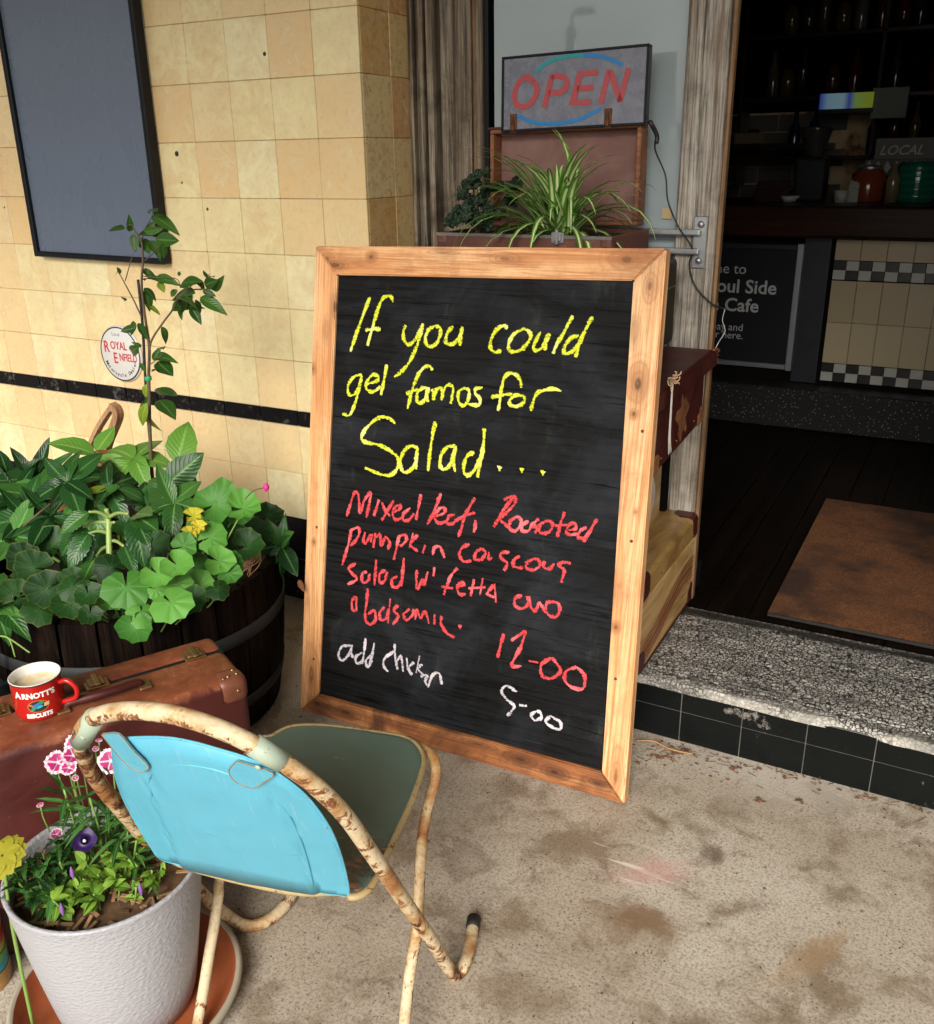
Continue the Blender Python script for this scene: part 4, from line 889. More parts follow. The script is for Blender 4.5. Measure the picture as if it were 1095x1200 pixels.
words('chalk_writing', M['chalk_r'], wr, [
 (Cc, [(215, 300), (235, 235), (258, 172), (278, 185), (288, 280), (310, 215), (345, 172), (335, 240), (322, 308)]), (Cc, [(390, 210), (378, 250), (362, 298)]), (Cc, [(405, 225), (425, 270), (450, 300)]), (Cc, [(470, 215), (430, 280), (405, 322)]),
 (Cc, [(465, 275), (500, 262), (505, 240), (480, 248), (465, 285), (480, 318), (515, 305)]), (Cc, [(560, 255), (525, 285), (520, 320), (550, 320), (580, 285)]), (Cc, [(618, 180), (605, 240), (590, 320)]),
 (Cc, [(725, 175), (700, 240), (675, 300), (650, 345)]), (Cc, [(685, 300), (740, 285), (745, 255), (715, 260), (690, 300), (710, 335), (760, 325)]), (Cc, [(800, 290), (770, 300), (755, 335), (790, 340), (815, 310)]),
 (Cc, [(910, 200), (880, 250), (850, 310), (835, 370), (818, 412)]), (Cc, [(800, 325), (850, 300), (910, 280)]), (D, [(66, 185), (65, 210), (58, 240)]),
 (D, [(235, 80), (190, 140), (145, 215)]), (D, [(190, 95), (235, 80), (240, 110), (205, 150), (175, 180), (205, 210), (225, 225)]), (D, [(245, 170), (220, 190), (215, 220), (240, 232), (265, 205), (262, 175), (245, 170)]),
 (D, [(300, 190), (275, 205), (272, 232), (300, 230), (320, 200), (325, 222)]), (D, [(345, 180), (325, 200), (340, 225), (325, 240)]), (D, [(370, 190), (345, 215), (350, 240), (385, 240), (405, 215), (395, 190), (370, 190)]),
 (D, [(458, 150), (440, 200), (425, 260)]), (D, [(415, 210), (485, 205)]), (D, [(475, 230), (505, 222), (505, 200), (480, 205), (465, 235), (480, 250), (515, 245)]), (D, [(555, 215), (525, 235), (520, 262), (550, 260), (575, 225)]), (D, [(600, 180), (570, 230), (540, 282)])], 'red chalk words Mixed leaf, Roasted')
words('chalk_writing', M['chalk_r'], wr, [
 (Cc, [(240, 370), (230, 430), (210, 500), (190, 565)]), (Cc, [(240, 375), (275, 360), (285, 385), (265, 430), (235, 460)]), (Cc, [(315, 385), (305, 430), (320, 445), (345, 395)]), (Cc, [(355, 395), (345, 440)]),
 (Cc, [(370, 390), (360, 470)]), (Cc, [(365, 420), (395, 400), (400, 460), (425, 415), (448, 440), (438, 480)]), (Cc, [(500, 405), (485, 470), (470, 535)]), (Cc, [(495, 410), (530, 400), (538, 430), (505, 465)]),
 (Cc, [(575, 390), (555, 470)]), (Cc, [(600, 400), (560, 450), (600, 490)]), (Cc, [(640, 455), (625, 500)]), (Cc, [(680, 510), (690, 470), (720, 465), (735, 500), (745, 525)]),
 (Cc, [(880, 450), (840, 470), (825, 510), (850, 545), (890, 540)]), (D, [(95, 310), (70, 325), (62, 355), (90, 358), (110, 330), (95, 310)]), (D, [(125, 325), (125, 355), (140, 350)]), (D, [(215, 325), (180, 330), (178, 350), (205, 375), (192, 408)]),
 (D, [(262, 345), (240, 355), (232, 385), (262, 395), (275, 390)]), (D, [(325, 355), (295, 370), (290, 395), (320, 405), (348, 385), (340, 358), (325, 355)]), (D, [(370, 365), (365, 390), (390, 400), (412, 375)]), (D, [(485, 375), (450, 370), (432, 385), (455, 405), (450, 435), (442, 460)])], 'red chalk words pumpkin couscous')
words('chalk_writing', M['chalk_r'], wr, [
 (Cc, [(265, 555), (225, 580), (245, 610), (270, 640), (220, 668)]), (Cc, [(325, 600), (300, 610), (300, 655), (330, 650), (340, 610)]), (Cc, [(375, 535), (370, 610), (365, 675)]), (Cc, [(425, 590), (395, 610), (395, 655), (420, 650), (435, 600)]),
 (Cc, [(490, 625), (460, 640), (465, 680), (495, 680), (515, 640)]), (Cc, [(525, 525), (518, 600), (512, 680)]), (Cc, [(595, 590), (592, 640), (598, 690), (625, 640), (632, 670), (655, 600)]), (Cc, [(690, 575), (685, 625)]),
 (Cc, [(815, 580), (780, 620), (755, 680), (740, 725)]), (Cc, [(728, 680), (790, 690)]), (Cc, [(825, 680), (850, 670), (840, 655), (815, 680), (825, 720), (860, 720)]),
 (D, [(60, 445), (45, 520)]), (D, [(98, 440), (85, 515)]), (D, [(35, 485), (110, 480)]), (D, [(150, 468), (125, 495), (115, 515)]), (D, [(150, 465), (157, 548)]), (D, [(118, 512), (150, 525)]),
 (D, [(270, 515), (240, 530), (240, 560), (270, 575), (300, 550), (290, 520)]), (D, [(300, 520), (310, 575)]), (D, [(310, 570), (330, 585), (345, 545)]), (D, [(345, 545), (378, 590), (400, 610), (430, 600), (435, 560), (410, 545), (380, 550), (375, 585)])], 'red chalk words salad w fetta avo')
words('chalk_writing', M['chalk_r'], wr, [
 (Cc, [(270, 735), (245, 755), (245, 800), (262, 815)]), (Cc, [(268, 740), (266, 812)]), (Cc, [(330, 690), (322, 770), (315, 850), (340, 885), (370, 860), (365, 810), (330, 830)]), (Cc, [(420, 790), (395, 820), (400, 860), (430, 850), (440, 800)]), (Cc, [(450, 745), (440, 880)]),
 (Cc, [(495, 780), (470, 810), (495, 840), (465, 885)]), (Cc, [(555, 800), (525, 830), (540, 860), (575, 830), (575, 800)]), (Cc, [(585, 860), (595, 810), (615, 850), (640, 815), (660, 880)]), (Cc, [(690, 830), (690, 885)]), (Cc, [(730, 840), (725, 880), (755, 930), (800, 955)]), (Cc, [(828, 898)])], 'red chalk words a balsamic')
words('chalk_writing', M['chalk_r'], wr*1.05, [
 (D, [(190, 685), (178, 730), (162, 790)]), (D, [(222, 715), (260, 690), (285, 680), (265, 740), (240, 790), (225, 825), (268, 828)]), (D, [(300, 805), (342, 810)]), (D, [(400, 790), (355, 820), (360, 870), (400, 880), (440, 850), (420, 810), (400, 790)]), (D, [(510, 830), (465, 850), (460, 890), (490, 920), (538, 925), (545, 870), (510, 830)])], 'red chalk price 12-00')
words('chalk_writing', M['chalk_w'], ww, [
 (Cc, [(240, 1000), (190, 1005), (170, 1050), (190, 1080), (225, 1050), (240, 1005)]), (Cc, [(244, 995), (240, 1035), (250, 1066)]), (Cc, [(300, 1035), (265, 1060), (270, 1095), (300, 1085), (310, 1040)]), (Cc, [(318, 960), (310, 1030), (300, 1095)]), (Cc, [(350, 1050), (320, 1080), (330, 1115), (355, 1080)]), (Cc, [(365, 985), (350, 1060), (335, 1110)]),
 (Cc, [(470, 1030), (420, 1070), (415, 1110), (440, 1140)]), (Cc, [(475, 990), (478, 1060), (490, 1130)]), (Cc, [(485, 1085), (510, 1060), (520, 1140)]), (Cc, [(540, 1065), (545, 1130)]), (Cc, [(580, 1090), (550, 1120), (570, 1160)]), (Cc, [(610, 1055), (590, 1150)]), (Cc, [(625, 1100), (600, 1125), (632, 1160)]), (Cc, [(615, 1165), (650, 1160), (640, 1190), (650, 1215)]), (Cc, [(655, 1225), (680, 1160), (715, 1150), (730, 1210)])], 'white chalk words add chicken')
words('chalk_writing', M['chalk_w'], ww, [
 (D, [(248, 940), (205, 915), (180, 935), (200, 970), (235, 1000), (225, 1025), (205, 1045)]), (D, [(258, 998), (292, 1002)]), (D, [(335, 1025), (312, 1040), (325, 1065), (355, 1055), (350, 1030), (335, 1025)]), (D, [(395, 1045), (375, 1070), (395, 1090), (435, 1105), (440, 1075), (395, 1045)])], 'white chalk price 5-00')
#@@PART2
#====================================================================== SUITCASES
def case_box(t, name, x0, x1, y0, y1, z0, z1, mat, bev=.014, label=None):
    return box(name, x0, x1, y0, y1, z0, z1, mat, t, bev=bev, seg=3, label=label, smooth=False)
def corner_cap(t, x, y, z, sx, sy, sz, r=.045, mat=None):
    """a quarter-round leather cap wrapped over one corner, pressed onto three faces"""
    bm = box_bm(-r, r, -r, r, -r, r, .012, 2)
    for v in bm.verts: pass
    bmesh.ops.bisect_plane(bm, geom=bm.verts[:]+bm.edges[:]+bm.faces[:], plane_co=Vector((-sx, -sy, -sz))*r*.02, plane_no=Vector((-sx, -sy, -sz)), clear_outer=True)
    me = bm_mesh(bm, 'corner_cap', mat or M['case_maroon'])
    o = mesh_obj('corner_cap', me, t, Matrix.Translation((x-sx*(r-.0025), y-sy*(r-.0025), z-sz*(r-.0025))))
    return o
def clasp(t, Mx, mat=None):
    bm = box_bm(-.016, .016, -.012, .012, 0, .002, .0008); box_bm(-.011, .011, -.008, .014, .002, .006, .0015, bm=bm); box_bm(-.004, .004, -.016, .020, .006, .009, .0015, bm=bm)
    mesh_obj('clasp', bm_mesh(bm, 'clasp', mat or M['brass']), t, Mx)
def rivet(t, p, nrm, r=.004, mat=None):
    me = py_mesh('rivet', *lathe_geo([(r, 0), (r*.85, r*.4), (r*.4, r*.62), (0.0001, r*.68)], 10), mat or M['brass'], True)
    q = Vector(nrm).to_track_quat('Z', 'Y').to_matrix().to_4x4(); q.translation = Vector(p); mesh_obj('rivet', me, t, q)

# bottom of the stack: tan printed case
t = thing('tan_suitcase', 'tan suitcase with red brown stripes, bottom of the stack on the terrazzo step', 'suitcase', (-.90, 2.24, ZT+.003), (0, 0, math.radians(.5)), 'old suitcases stacked against the window')
HX, HY = .29, .26
case_box(t, 'body', -HX, HX, -HY, HY, 0, .198, M['case_tan'], .008)
case_box(t, 'lid', -HX-.002, HX+.002, -HY-.002, HY+.002, .201, .268, M['case_tan_lid'], .012)
for sx in (-1, 1):
    for sy in (-1, 1):
        corner_cap(t, sx*(HX+.002), sy*(HY+.002), .268, sx, sy, 1, .036); corner_cap(t, sx*HX, sy*HY, 0, sx, sy, -1, .034)
box('edge_binding', HX-.006, HX+.0015, -HY+.035, HY-.035, 0, .006, M['case_maroon'], t)
for y in (-.2, -.1, 0, .1, .2): rivet(t, (HX+.002, y, .225), (1, 0, 0), .003, M['rust_dark'])
for k_, (z_, w_, col_) in enumerate(((.055, .007, 0), (.068, .010, 0), (.084, .012, 1), (.100, .008, 0), (.113, .005, 0))):
    V = []
    for i_ in range(25):
        y_ = -HY+.03+(2*HY-.06)*i_/24; zz = z_+.022*math.sin(y_*9+.4)+.028*(y_/HY)*.6
        V += [(HX+.0012, y_, zz-w_/2), (HX+.0012, y_, zz+w_/2)]
    mesh_obj('printed_stripe', py_mesh('printed_stripe', V, [(2*i_, 2*i_+2, 2*i_+3, 2*i_+1) for i_ in range(24)], M['stripe_a'] if not col_ else M['stripe_b']), t)
box('side_strip', HX+.0005, HX+.003, -HY+.02, HY-.02, .003, .010, M['case_maroon'], t)

# second: smaller tan case with a worn paper label
t = thing('paper_labelled_suitcase', 'tan suitcase with torn white sticker on its side, second from bottom of the stack', 'suitcase', (-.96, 2.235, .437), (0, 0, math.radians(2)), 'old suitcases stacked against the window')
case_box(t, 'body', -.26, .27, -.175, .155, 0, .175, M['case_tan_lid'], .01); case_box(t, 'lid', -.262, .272, -.177, .157, .178, .262, M['case_tan_lid'], .012)
V = []
for i in range(22):
    a = 2*math.pi*i/22; V.append((.2705, .03+.055*math.cos(a)*(1+.12*math.sin(3*a+1)), .098+.07*math.sin(a)*(1+.1*math.cos(5*a))))
mesh_obj('paper_sticker', py_mesh('paper_sticker', V, [tuple(range(22))], simple('worn_paper', (.52, .49, .43), .8, 0, .2, 40)), t)
for sy in (-1, 1): corner_cap(t, .272, sy*.166-.01, .262, 1, sy, 1, .03)

# third: maroon case with its lid ajar
t = thing('maroon_suitcase', 'dark maroon suitcase with broken lid edge, third in the stack, hung with string', 'suitcase', (-.86, 2.14, .728), (math.radians(4.5), 0, 0), 'old suitcases stacked against the window')
case_box(t, 'body', -.27, .275, -.20, .215, 0, .15, M['case_maroon'], .01)
lidM = Matrix.Translation((0, -.20, .150)) @ Matrix.Rotation(math.radians(-3), 4, 'X')
def lidbox(*a, **k): return box(*a, M=lidM, parent=t, **k)
lidbox('lid', -.272, .279, -.008, .49, .002, .046, M['case_maroon'], bev=.008, seg=2)
lidbox('lid_edge_trim', .2792, .283, -.006, .50, .003, .044, M['case_maroon'], bev=.0015)
# splintered ply at the end of the lid edge
bm = bmesh.new()
for i in range(8): box_bm(.272+rnd.uniform(-.004, .004), .280+rnd.uniform(-.002, .004), .495, .508+rnd.uniform(0, .022), .005+.005*i, .0085+.005*i, bm=bm)
o = mesh_obj('splintered_edge', bm_mesh(bm, 'splintered_edge', M['case_batten']), t, lidM); o['kind'] = 'stuff'
for sy in (-1, 1): corner_cap(t, .275, sy*.205+.006, .0, 1, sy, -1, .028, M['case_batten'])
for y in (-.14, -.02, .13): rivet(t, (.2755, y, .028), (1, 0, 0), .003)
V = [(.2762, .02+.045*math.cos(a)*(1+.4*math.sin(5*a)), .075+.050*math.sin(a)*(1+.3*math.cos(7*a))) for a in [2*math.pi*i/26 for i in range(26)]]
mesh_obj('scuff_patch', py_mesh('scuff_patch', V, [tuple(range(26))], M['case_batten']), t)
# twine bunch and hanging strings
tw = thing('twine_knot', 'frayed bundle of pale twine with strings hanging down the side of the maroon suitcase', 'twine', (-.57, 1.985, .93))
V, Fc = [], []
for i in range(20):
    a = rnd.uniform(0, 6.28); d = Vector((rnd.uniform(.0, .022), math.cos(a)*rnd.uniform(.01, .035), math.sin(a)*rnd.uniform(.006, .030)))
    tube_geo(smooth_path([jv(.006), d*.6+jv(.006), d], 3), .0016, 5, V, Fc)
o = mesh_obj('knot', py_mesh('knot', V, Fc, simple('pale_twine', (.55, .36, .22), .85, 0, .35, 200), True), tw); o['kind'] = 'stuff'
for i in range(3): tube('string', [(0.005, .004*i-.004, 0), (.004, .004*i, -.06), (.003, .006*i+.004, -.13), (.002, .010*i+.015, -.175)], .0011, M['cord_white'], tw, 6)

# fourth: olive black
t = thing('olive_black_suitcase', 'dark olive black suitcase, fourth in the stack just under the plant filled one', 'suitcase', (-.96, 2.215, .936), (0, 0, 0), 'old suitcases stacked against the window')
case_box(t, 'body', -.27, .275, -.155, .175, 0, .215, M['case_olive'], .014)
box('lid_seam', -.2712, .2762, -.156, .176, .145, .148, M['brass'], t)
o = lathe('raffia_tuft', [(.0, .0)], M['straw'], t, 3) if False else None
V, Fc = [], []
for i in range(14):
    d = Vector((rnd.uniform(0, .012), rnd.uniform(-.03, .03), rnd.uniform(-.02, .02))); tube_geo([Vector((.277, -.02, .18)), Vector((.280, -.02, .18))+d], .0014, 4, V, Fc)
o = mesh_obj('raffia_tuft', py_mesh('raffia_tuft', V, Fc, M['straw'], True), t); o['kind'] = 'stuff'

# top: open case used as planter, lid standing against the glass
CX0, CX1, CYf, CYb, CZ = -1.245, -.775, 2.14, 2.42, 1.154
t = thing('open_suitcase_planter', 'open brown suitcase planted with greenery, topmost of the stack by the window', 'suitcase', ((CX0+CX1)/2, (CYf+CYb)/2, CZ), None, 'old suitcases stacked against the window')
hw, hd = (CX1-CX0)/2, (CYb-CYf)/2; th_ = .008; hh = .062
box('base', -hw, hw, -hd, hd, 0, .008, M['case_lip'], t)
for a in ((-hw, hw, -hd, -hd+th_), (-hw, hw, hd-th_, hd), (-hw, -hw+th_, -hd+th_+.0003, hd-th_-.0003), (hw-th_, hw, -hd+th_+.0003, hd-th_-.0003)):
    box('side', a[0], a[1], a[2], a[3], .0083, hh, M['case_lip'], t, bev=.002)
box('rim_strip', -hw-.001, hw+.001, -hd-.002, -hd+.001, hh-.007, hh+.0015, simple('worn_metal_rim', (.22, .20, .18), .5, .5, .4, 50), t, bev=.0008)
box('soil', -hw+th_+.001, hw-th_-.001, -hd+th_+.001, hd-th_-.001, .0085, hh-.012, M['soil'], t)
clasp(t, Matrix.Translation((.10, -hd-.002, hh-.004)) @ Matrix.Rotation(math.radians(90), 4, 'X'), M['galv'])
for sx in (-1, 1): corner_cap(t, sx*hw, -hd, hh, sx, -1, 1, .018, M['case_lip'])
# lid
lw0, lw1 = -1.222+1.01, -.800+1.01
lM = Matrix.Translation((0, hd+.004, hh+.004)) @ Matrix.Rotation(math.radians(-2.5), 4, 'X') @ Matrix.Rotation(math.radians(-1.0), 4, 'Y')
lh = .245
box('lid_panel', lw0+.012, lw1-.012, .018, .024, .012, lh-.012, M['case_lining'], t, M=lM)
for a in ((lw0, lw1, lh-.011, lh, M['case_batten']), (lw0, lw1, 0, .0115, M['case_batten'])): box('lid_rim', a[0], a[1], -.03, .026, a[2], a[3], a[4], t, bev=.002, M=lM)
for a in ((lw0, lw0+.0115), (lw1-.0115, lw1)): box('lid_rim', a[0], a[1], -.03, .026, .012, lh-.0115, M['case_batten'], t, bev=.002, M=lM)
box('lid_shell', lw0-.004, lw1+.004, -.034, -.0305, lh+.0008, lh+.005, M['case_maroon'], t, M=lM); box('lid_shell', lw0-.004, lw1+.004, -.030, .03, lh+.0008, lh+.006, M['case_maroon'], t, M=lM)
box('paper_scrap', -.09, -.03, .0155, .0175, .06, .105, simple('scrap', (.40, .34, .32), .8), t, M=lM)
for x in (lw0+.075, lw1-.085): mesh_obj('clasp', bm_mesh(box_bm(-.010, .010, -.042, -.035, lh-.012, lh+.035, .002, bm=box_bm(-.004, .004, -.048, -.0425, lh-.006, lh+.026, .001)), 'clasp', M['rust_dark']), t, lM @ Matrix.Translation((x, 0, 0)))

# OPEN sign on the lid
p0 = ony(588, 155, 2.395); p1 = ony(757, 146, 2.395); p2 = ony(762, 48, 2.395); p3 = ony(590, 66, 2.395)
sx = (p1-p0).normalized(); sz_ = (p3-p0); sz_ = (sz_-sx*sz_.dot(sx)).normalized(); sy_ = sz_.cross(sx)
lean = Quaternion(sx, math.radians(-4)); sz_ = lean @ sz_; sy_ = lean @ sy_
SW, SH = (p1-p0).length, (p3-p0).length
t = thing('open_sign', 'unlit sign reading OPEN with blue arcs, propped on the open suitcase lid', 'sign'); t.matrix_basis = basis(p0, sx, sy_, sz_)
box('sign_face', .006, SW-.006, 0, .008, .006, SH-.006, M['sign_face'], t)
for a in ((0, SW, 0, .0058), (0, SW, SH-.0058, SH)): box('frame_rail', a[0], a[1], -.004, .022, a[2], a[3], M['black'], t, bev=.001)
for a in ((0, .0058), (SW-.0058, SW)): box('frame_rail', a[0], a[1], -.004, .022, .006, SH-.006, M['black'], t, bev=.001)
box('back_case', .008, SW-.008, .009, .024, .008, SH-.008, M['black'], t)
Tinv = t.matrix_basis.inverted()
def spt(px, py): p = Tinv @ onpl(px, py, p0, sy_); return (p.x, p.z)
def strokes_mesh(name, lines, wd, mat, par, y, tz=.0012):
    V, Fc = [], []
    for pts, cl in lines:
        Q = smooth_path([Vector((x, z, 0)) for x, z in pts], 5) if cl else [Vector((x, z, 0)) for x, z in pts]
        b = len(V)
        for i, p in enumerate(Q):
            d = (Q[min(i+1, len(Q)-1)]-Q[max(0, i-1)]).normalized(); nr = Vector((-d.y, d.x, 0))
            if 0 < i < len(Q)-1:
                d1 = (Q[i]-Q[i-1]).normalized(); d2 = (Q[i+1]-Q[i]).normalized(); k_ = 1/max(.5, math.cos(d1.angle(d2)/2)) if d1.angle(d2) < 2.2 else 1
            else: k_ = 1
            for s in (-1, 1): q = p+nr*s*wd/2*k_; V += [(q.x, y-tz, q.y), (q.x, y, q.y)]
        for i in range(len(Q)-1):
            a = b+i*4; Fc += [(a, a+2, a+6, a+4), (a, a+4, a+5, a+1), (a+2, a+3, a+7, a+6)]
    return mesh_obj(name, py_mesh(name, V, Fc, mat), par)
# OPEN letters measured on the sign: corners from the photo (480,0 scale 2.7375)
def q_(x, y): return spt(480+x/2.7375, y/2.7375)
strokes_mesh('lettering', [([q_(x, y) for x, y in ((400, 262), (375, 248), (350, 268), (338, 305), (345, 335), (368, 342), (395, 325), (410, 290), (402, 262))], True)], .0140, M['led_red'], t, -.0004)
strokes_mesh('lettering', [([q_(433, 345), q_(458, 240)], False), ([q_(456, 246), q_(485, 243), q_(505, 258), q_(502, 282), q_(480, 296), q_(448, 298)], True)], .0140, M['led_red'], t, -.0004)
strokes_mesh('lettering', [([q_(606, 232), q_(548, 236), q_(524, 330), q_(582, 326)], False), ([q_(538, 284), q_(590, 280)], False)], .0140, M['led_red'], t, -.0004)
strokes_mesh('lettering', [([q_(614, 332), q_(642, 222)], False), ([q_(645, 226), q_(676, 325)], False), ([q_(676, 327), q_(704, 218)], False)], .0140, M['led_red'], t, -.0004)
strokes_mesh('arc_tube', [([q_(x, y) for x, y in ((405, 228), (450, 197), (510, 180), (560, 176))], True)], .0095, M['led_teal'], t, -.0004)
strokes_mesh('arc_tube', [([q_(x, y) for x, y in ((560, 176), (610, 180), (650, 192), (685, 208))], True)], .0095, M['led_blue'], t, -.0004)
strokes_mesh('arc_tube', [([q_(x, y) for x, y in ((345, 370), (400, 392), (470, 396), (545, 382), (612, 350))], True)], .0095, M['led_blue'], t, -.0004)
# faint reflected dark arc corner piece
# cable
P = [ony(752, 132, 2.40), ony(762, 142, 2.40), ony(770, 158, 2.42), ony(768, 175, 2.45), ony(780, 205, 2.46), ony(783, 235, 2.45), ony(795, 265, 2.44), ony(812, 292, 2.465), ony(808, 310, 2.47), ony(815, 335, 2.475), ony(835, 356, 2.47), ony(850, 362, 2.46)]
t = thing('power_cable', 'thin black power cable hanging from the OPEN sign down past the rails and post', 'cable', P[0])
tube('cable', [p-P[0] for p in P], .0022, M['cord'], t, 6); 
tube('plug', [P[1]-P[0], P[2]-P[0], P[2]-P[0]+Vector((0, 0, -.02))], .0058, M['cord'], t, 10, 3)
P2 = [ony(850, 362, 2.46), ony(847, 375, 2.46), ony(850, 388, 2.46), ony(843, 400, 2.455), ony(838, 410, 2.45)]
t = thing('hanging_string', 'thin white string hanging at the edge of the door post below the black cable', 'string', P2[0]); tube('twisted_strand', [p-P2[0] for p in P2], .0010, M['cord_white'], t, 6)
P = ony(782, 250, 2.515)
t = thing('price_tag', 'small cream paper square stuck on the window glass above the rails', 'sticker', P); box('paper', -.013, .013, -.003, -.001, -.013, .013, simple('cream_paper', (.55, .42, .22), .7), t)

# ---- planting in the top case
root = Vector((-.945, 2.24, 1.205))
t = thing('spider_plant', 'green and cream striped spider plant spilling out of the open suitcase', 'plant', root)
for i in range(105):
    a = rnd.uniform(0, 2*math.pi); el = rnd.uniform(.35, 1.45); L = rnd.uniform(.19, .37)*(1.0 if el < 1.2 else .9)
    hd_ = Vector((math.cos(a), math.sin(a)*.62-.12, 0)); up = Vector((0, 0, 1)); n_ = 9; w_ = rnd.uniform(.0070, .0110)
    p = root+Vector((rnd.uniform(-.035, .035), rnd.uniform(-.03, .03), 0)); e = el; V, uv = [], []
    for k in range(n_+1):
        s_ = k/n_; d = hd_*math.cos(e)+up*math.sin(e); sd_ = d.cross(up).normalized() if abs(d.z) < .99 else Vector((hd_.y, -hd_.x, 0))
        nn_ = sd_.cross(d); ww_ = w_*(1-s_**2.2)*(.65+.7*min(1, s_*4)) + .0003
        if p.y > YG-.02: p.y = YG-.02
        for jj, q in enumerate((-1, 0, 1)): V.append(p+sd_*q*ww_-nn_*(abs(q)-1)*(-.25)*ww_); uv.append((s_, .5+.5*q))
        p = p+d*(L/n_); e -= (2.6/n_)*(.25+s_*1.3)*rnd.uniform(.8, 1.1)*(1.3-el*.45)
    Fc = [(k*3+j, k*3+j+3, k*3+j+4, k*3+j+1) for k in range(n_) for j in range(2)]
    mesh_obj('leaf', py_mesh('leaf', [v-root for v in V], Fc, M['strap'], True, uv), t)
tube('stalk', [ony(668, 175, 2.3)-root, ony(660, 165, 2.3)-root, ony(648, 152, 2.31)-root], .0012, M['stem'], t, 5)
tube('stalk', [Vector((0, 0, 0)), Vector((.01, 0, .12)), ony(668, 175, 2.3)-root], .0015, M['stem'], t, 5)
root = ony(562, 262, 2.24)
t = thing('dark_scalloped_plant', 'small dark green plant with crinkled scalloped leaves at the left end of the open suitcase', 'plant', root)
V, Fc = [], []
cl = [(565, 212, 2.26), (548, 228, 2.24), (575, 230, 2.24), (590, 226, 2.27), (552, 255, 2.2), (568, 262, 2.19), (545, 248, 2.2), (580, 250, 2.22), (600, 240, 2.3), (555, 218, 2.28), (605, 222, 2.32), (535, 262, 2.18), (560, 240, 2.22)]
for cxx, cyy, yy in cl:
    c_ = ony(cxx, cyy, yy); tube_geo(smooth_path([root+Vector((0, 0, -.03)), (root+c_)/2+jv(.01), c_]), .0022, 5, V, Fc)
    for k in range(9):
        nrm = Vector((rnd.uniform(-1, 1), rnd.uniform(-1.3, .1), rnd.uniform(0, 1))).normalized(); r_ = rnd.uniform(.011, .019)
        put('leaf', rnd.choice(HEU), t, orient(c_+nrm*.018+jv(.008), Vector((rnd.uniform(-1, 1), -.3, -.6)), nrm, r_))
mesh_obj('stems', py_mesh('stems', [v-root for v in V], Fc, M['stem_brown'], True), t)

#====================================================================== BARREL PLANTER
BC, BR_, BZ = Vector((-1.86, 1.56, 0)), .38, .42
t = thing('barrel_planter', 'dark wooden half barrel planter with steel hoops, in front of the cream tile wall', 'planter', BC)
NS = 26
def brad(z): return BR_*(.86+.14*math.sin(math.pi*(.12+.5*z/BZ)))
for k in range(NS):
    a0 = 2*math.pi*k/NS+.008; a1 = 2*math.pi*(k+1)/NS-.008; dr = rnd.uniform(-.002, .002)
    V = []
    for i in range(6):
        z = BZ*i/5+(dr*2 if i == 5 else 0)
        for a in (a0, (a0+a1)/2, a1):
            r_ = brad(z)+dr; V += [(r_*math.cos(a), r_*math.sin(a), z), ((r_-.024)*math.cos(a), (r_-.024)*math.sin(a), z)]
    Fc = []
    for i in range(5):
        b = i*6
        for j in (0, 2): Fc += [(b+j, b+j+2, b+j+8, b+j+6), (b+j+1, b+j+7, b+j+9, b+j+3)]
        Fc += [(b, b+6, b+7, b+1), (b+4, b+5, b+11, b+10)]
    b = 30; Fc += [(b, b+2, b+3, b+1), (b+2, b+4, b+5, b+3)]
    mesh_obj('stave', py_mesh('stave', V, Fc, M['barrel']), t)
for z0, z1 in ((.275, .312), (.075, .11)):
    prof = [(brad(z0)+.0022, z0), (brad(z0)+.0045, z0+.001), (brad(z1)+.0045, z1-.001), (brad(z1)+.0022, z1)]
    lathe('hoop', prof, M['fit'], t, 72)
lathe('soil', [(.0001, BZ-.05), (BR_-.03, BZ-.055)], M['soil'], t, 40)
# ---- geranium
root = Vector((-1.80, 1.45, .37))
t = thing('geranium', 'geranium with broad round scalloped leaves and one pink bud, filling the right of the barrel', 'plant', root)
SV, SF = [], []
def ger(px, py, y, rpx, me, tilt=None, faced=1.0):
    c_ = ony(px, py, y); depth = (c_-CAM).dot(FW); R = rpx/_f*depth
    view = (CAM-c_).normalized()
    nrm = (view*faced+Vector((0, 0, .55))+jv(.28)).normalized() if tilt is None else Vector(tilt).normalized()
    toward = (root+Vector((0, 0, -.03))-c_); d = toward-nrm*toward.dot(nrm)
    if d.length < 1e-3: d = nrm.orthogonal()
    put('leaf', me, t, orient(c_, -d, nrm, R))
    b = root+Vector(((c_.x-root.x)*.45, (c_.y-root.y)*.45+.03, -.04)); mid = (b+c_)*.5+Vector((0, 0, -.01))
    tube_geo(smooth_path([b, mid+jv(.012), c_-nrm*.004], 4), .0019, 5, SV, SF)
G0 = lambda: rnd.choice(GER)
for a in [(148, 688, 1.24, 29), (184, 672, 1.27, 21), (207, 662, 1.30, 21), (200, 706, 1.22, 27), (158, 735, 1.20, 22), (166, 720, 1.22, 18), (250, 592, 1.55, 25), (285, 596, 1.55, 23), (246, 630, 1.50, 22), (256, 657, 1.42, 20),
          (268, 672, 1.42, 16), (278, 600, 1.62, 20), (262, 578, 1.68, 18), (183, 690, 1.28, 14), (130, 700, 1.27, 18), (232, 690, 1.36, 22), (208, 684, 1.31, 18), (272, 660, 1.46, 14), (232, 618, 1.58, 16), (215, 640, 1.45, 17)]:
    ger(*a, G0())
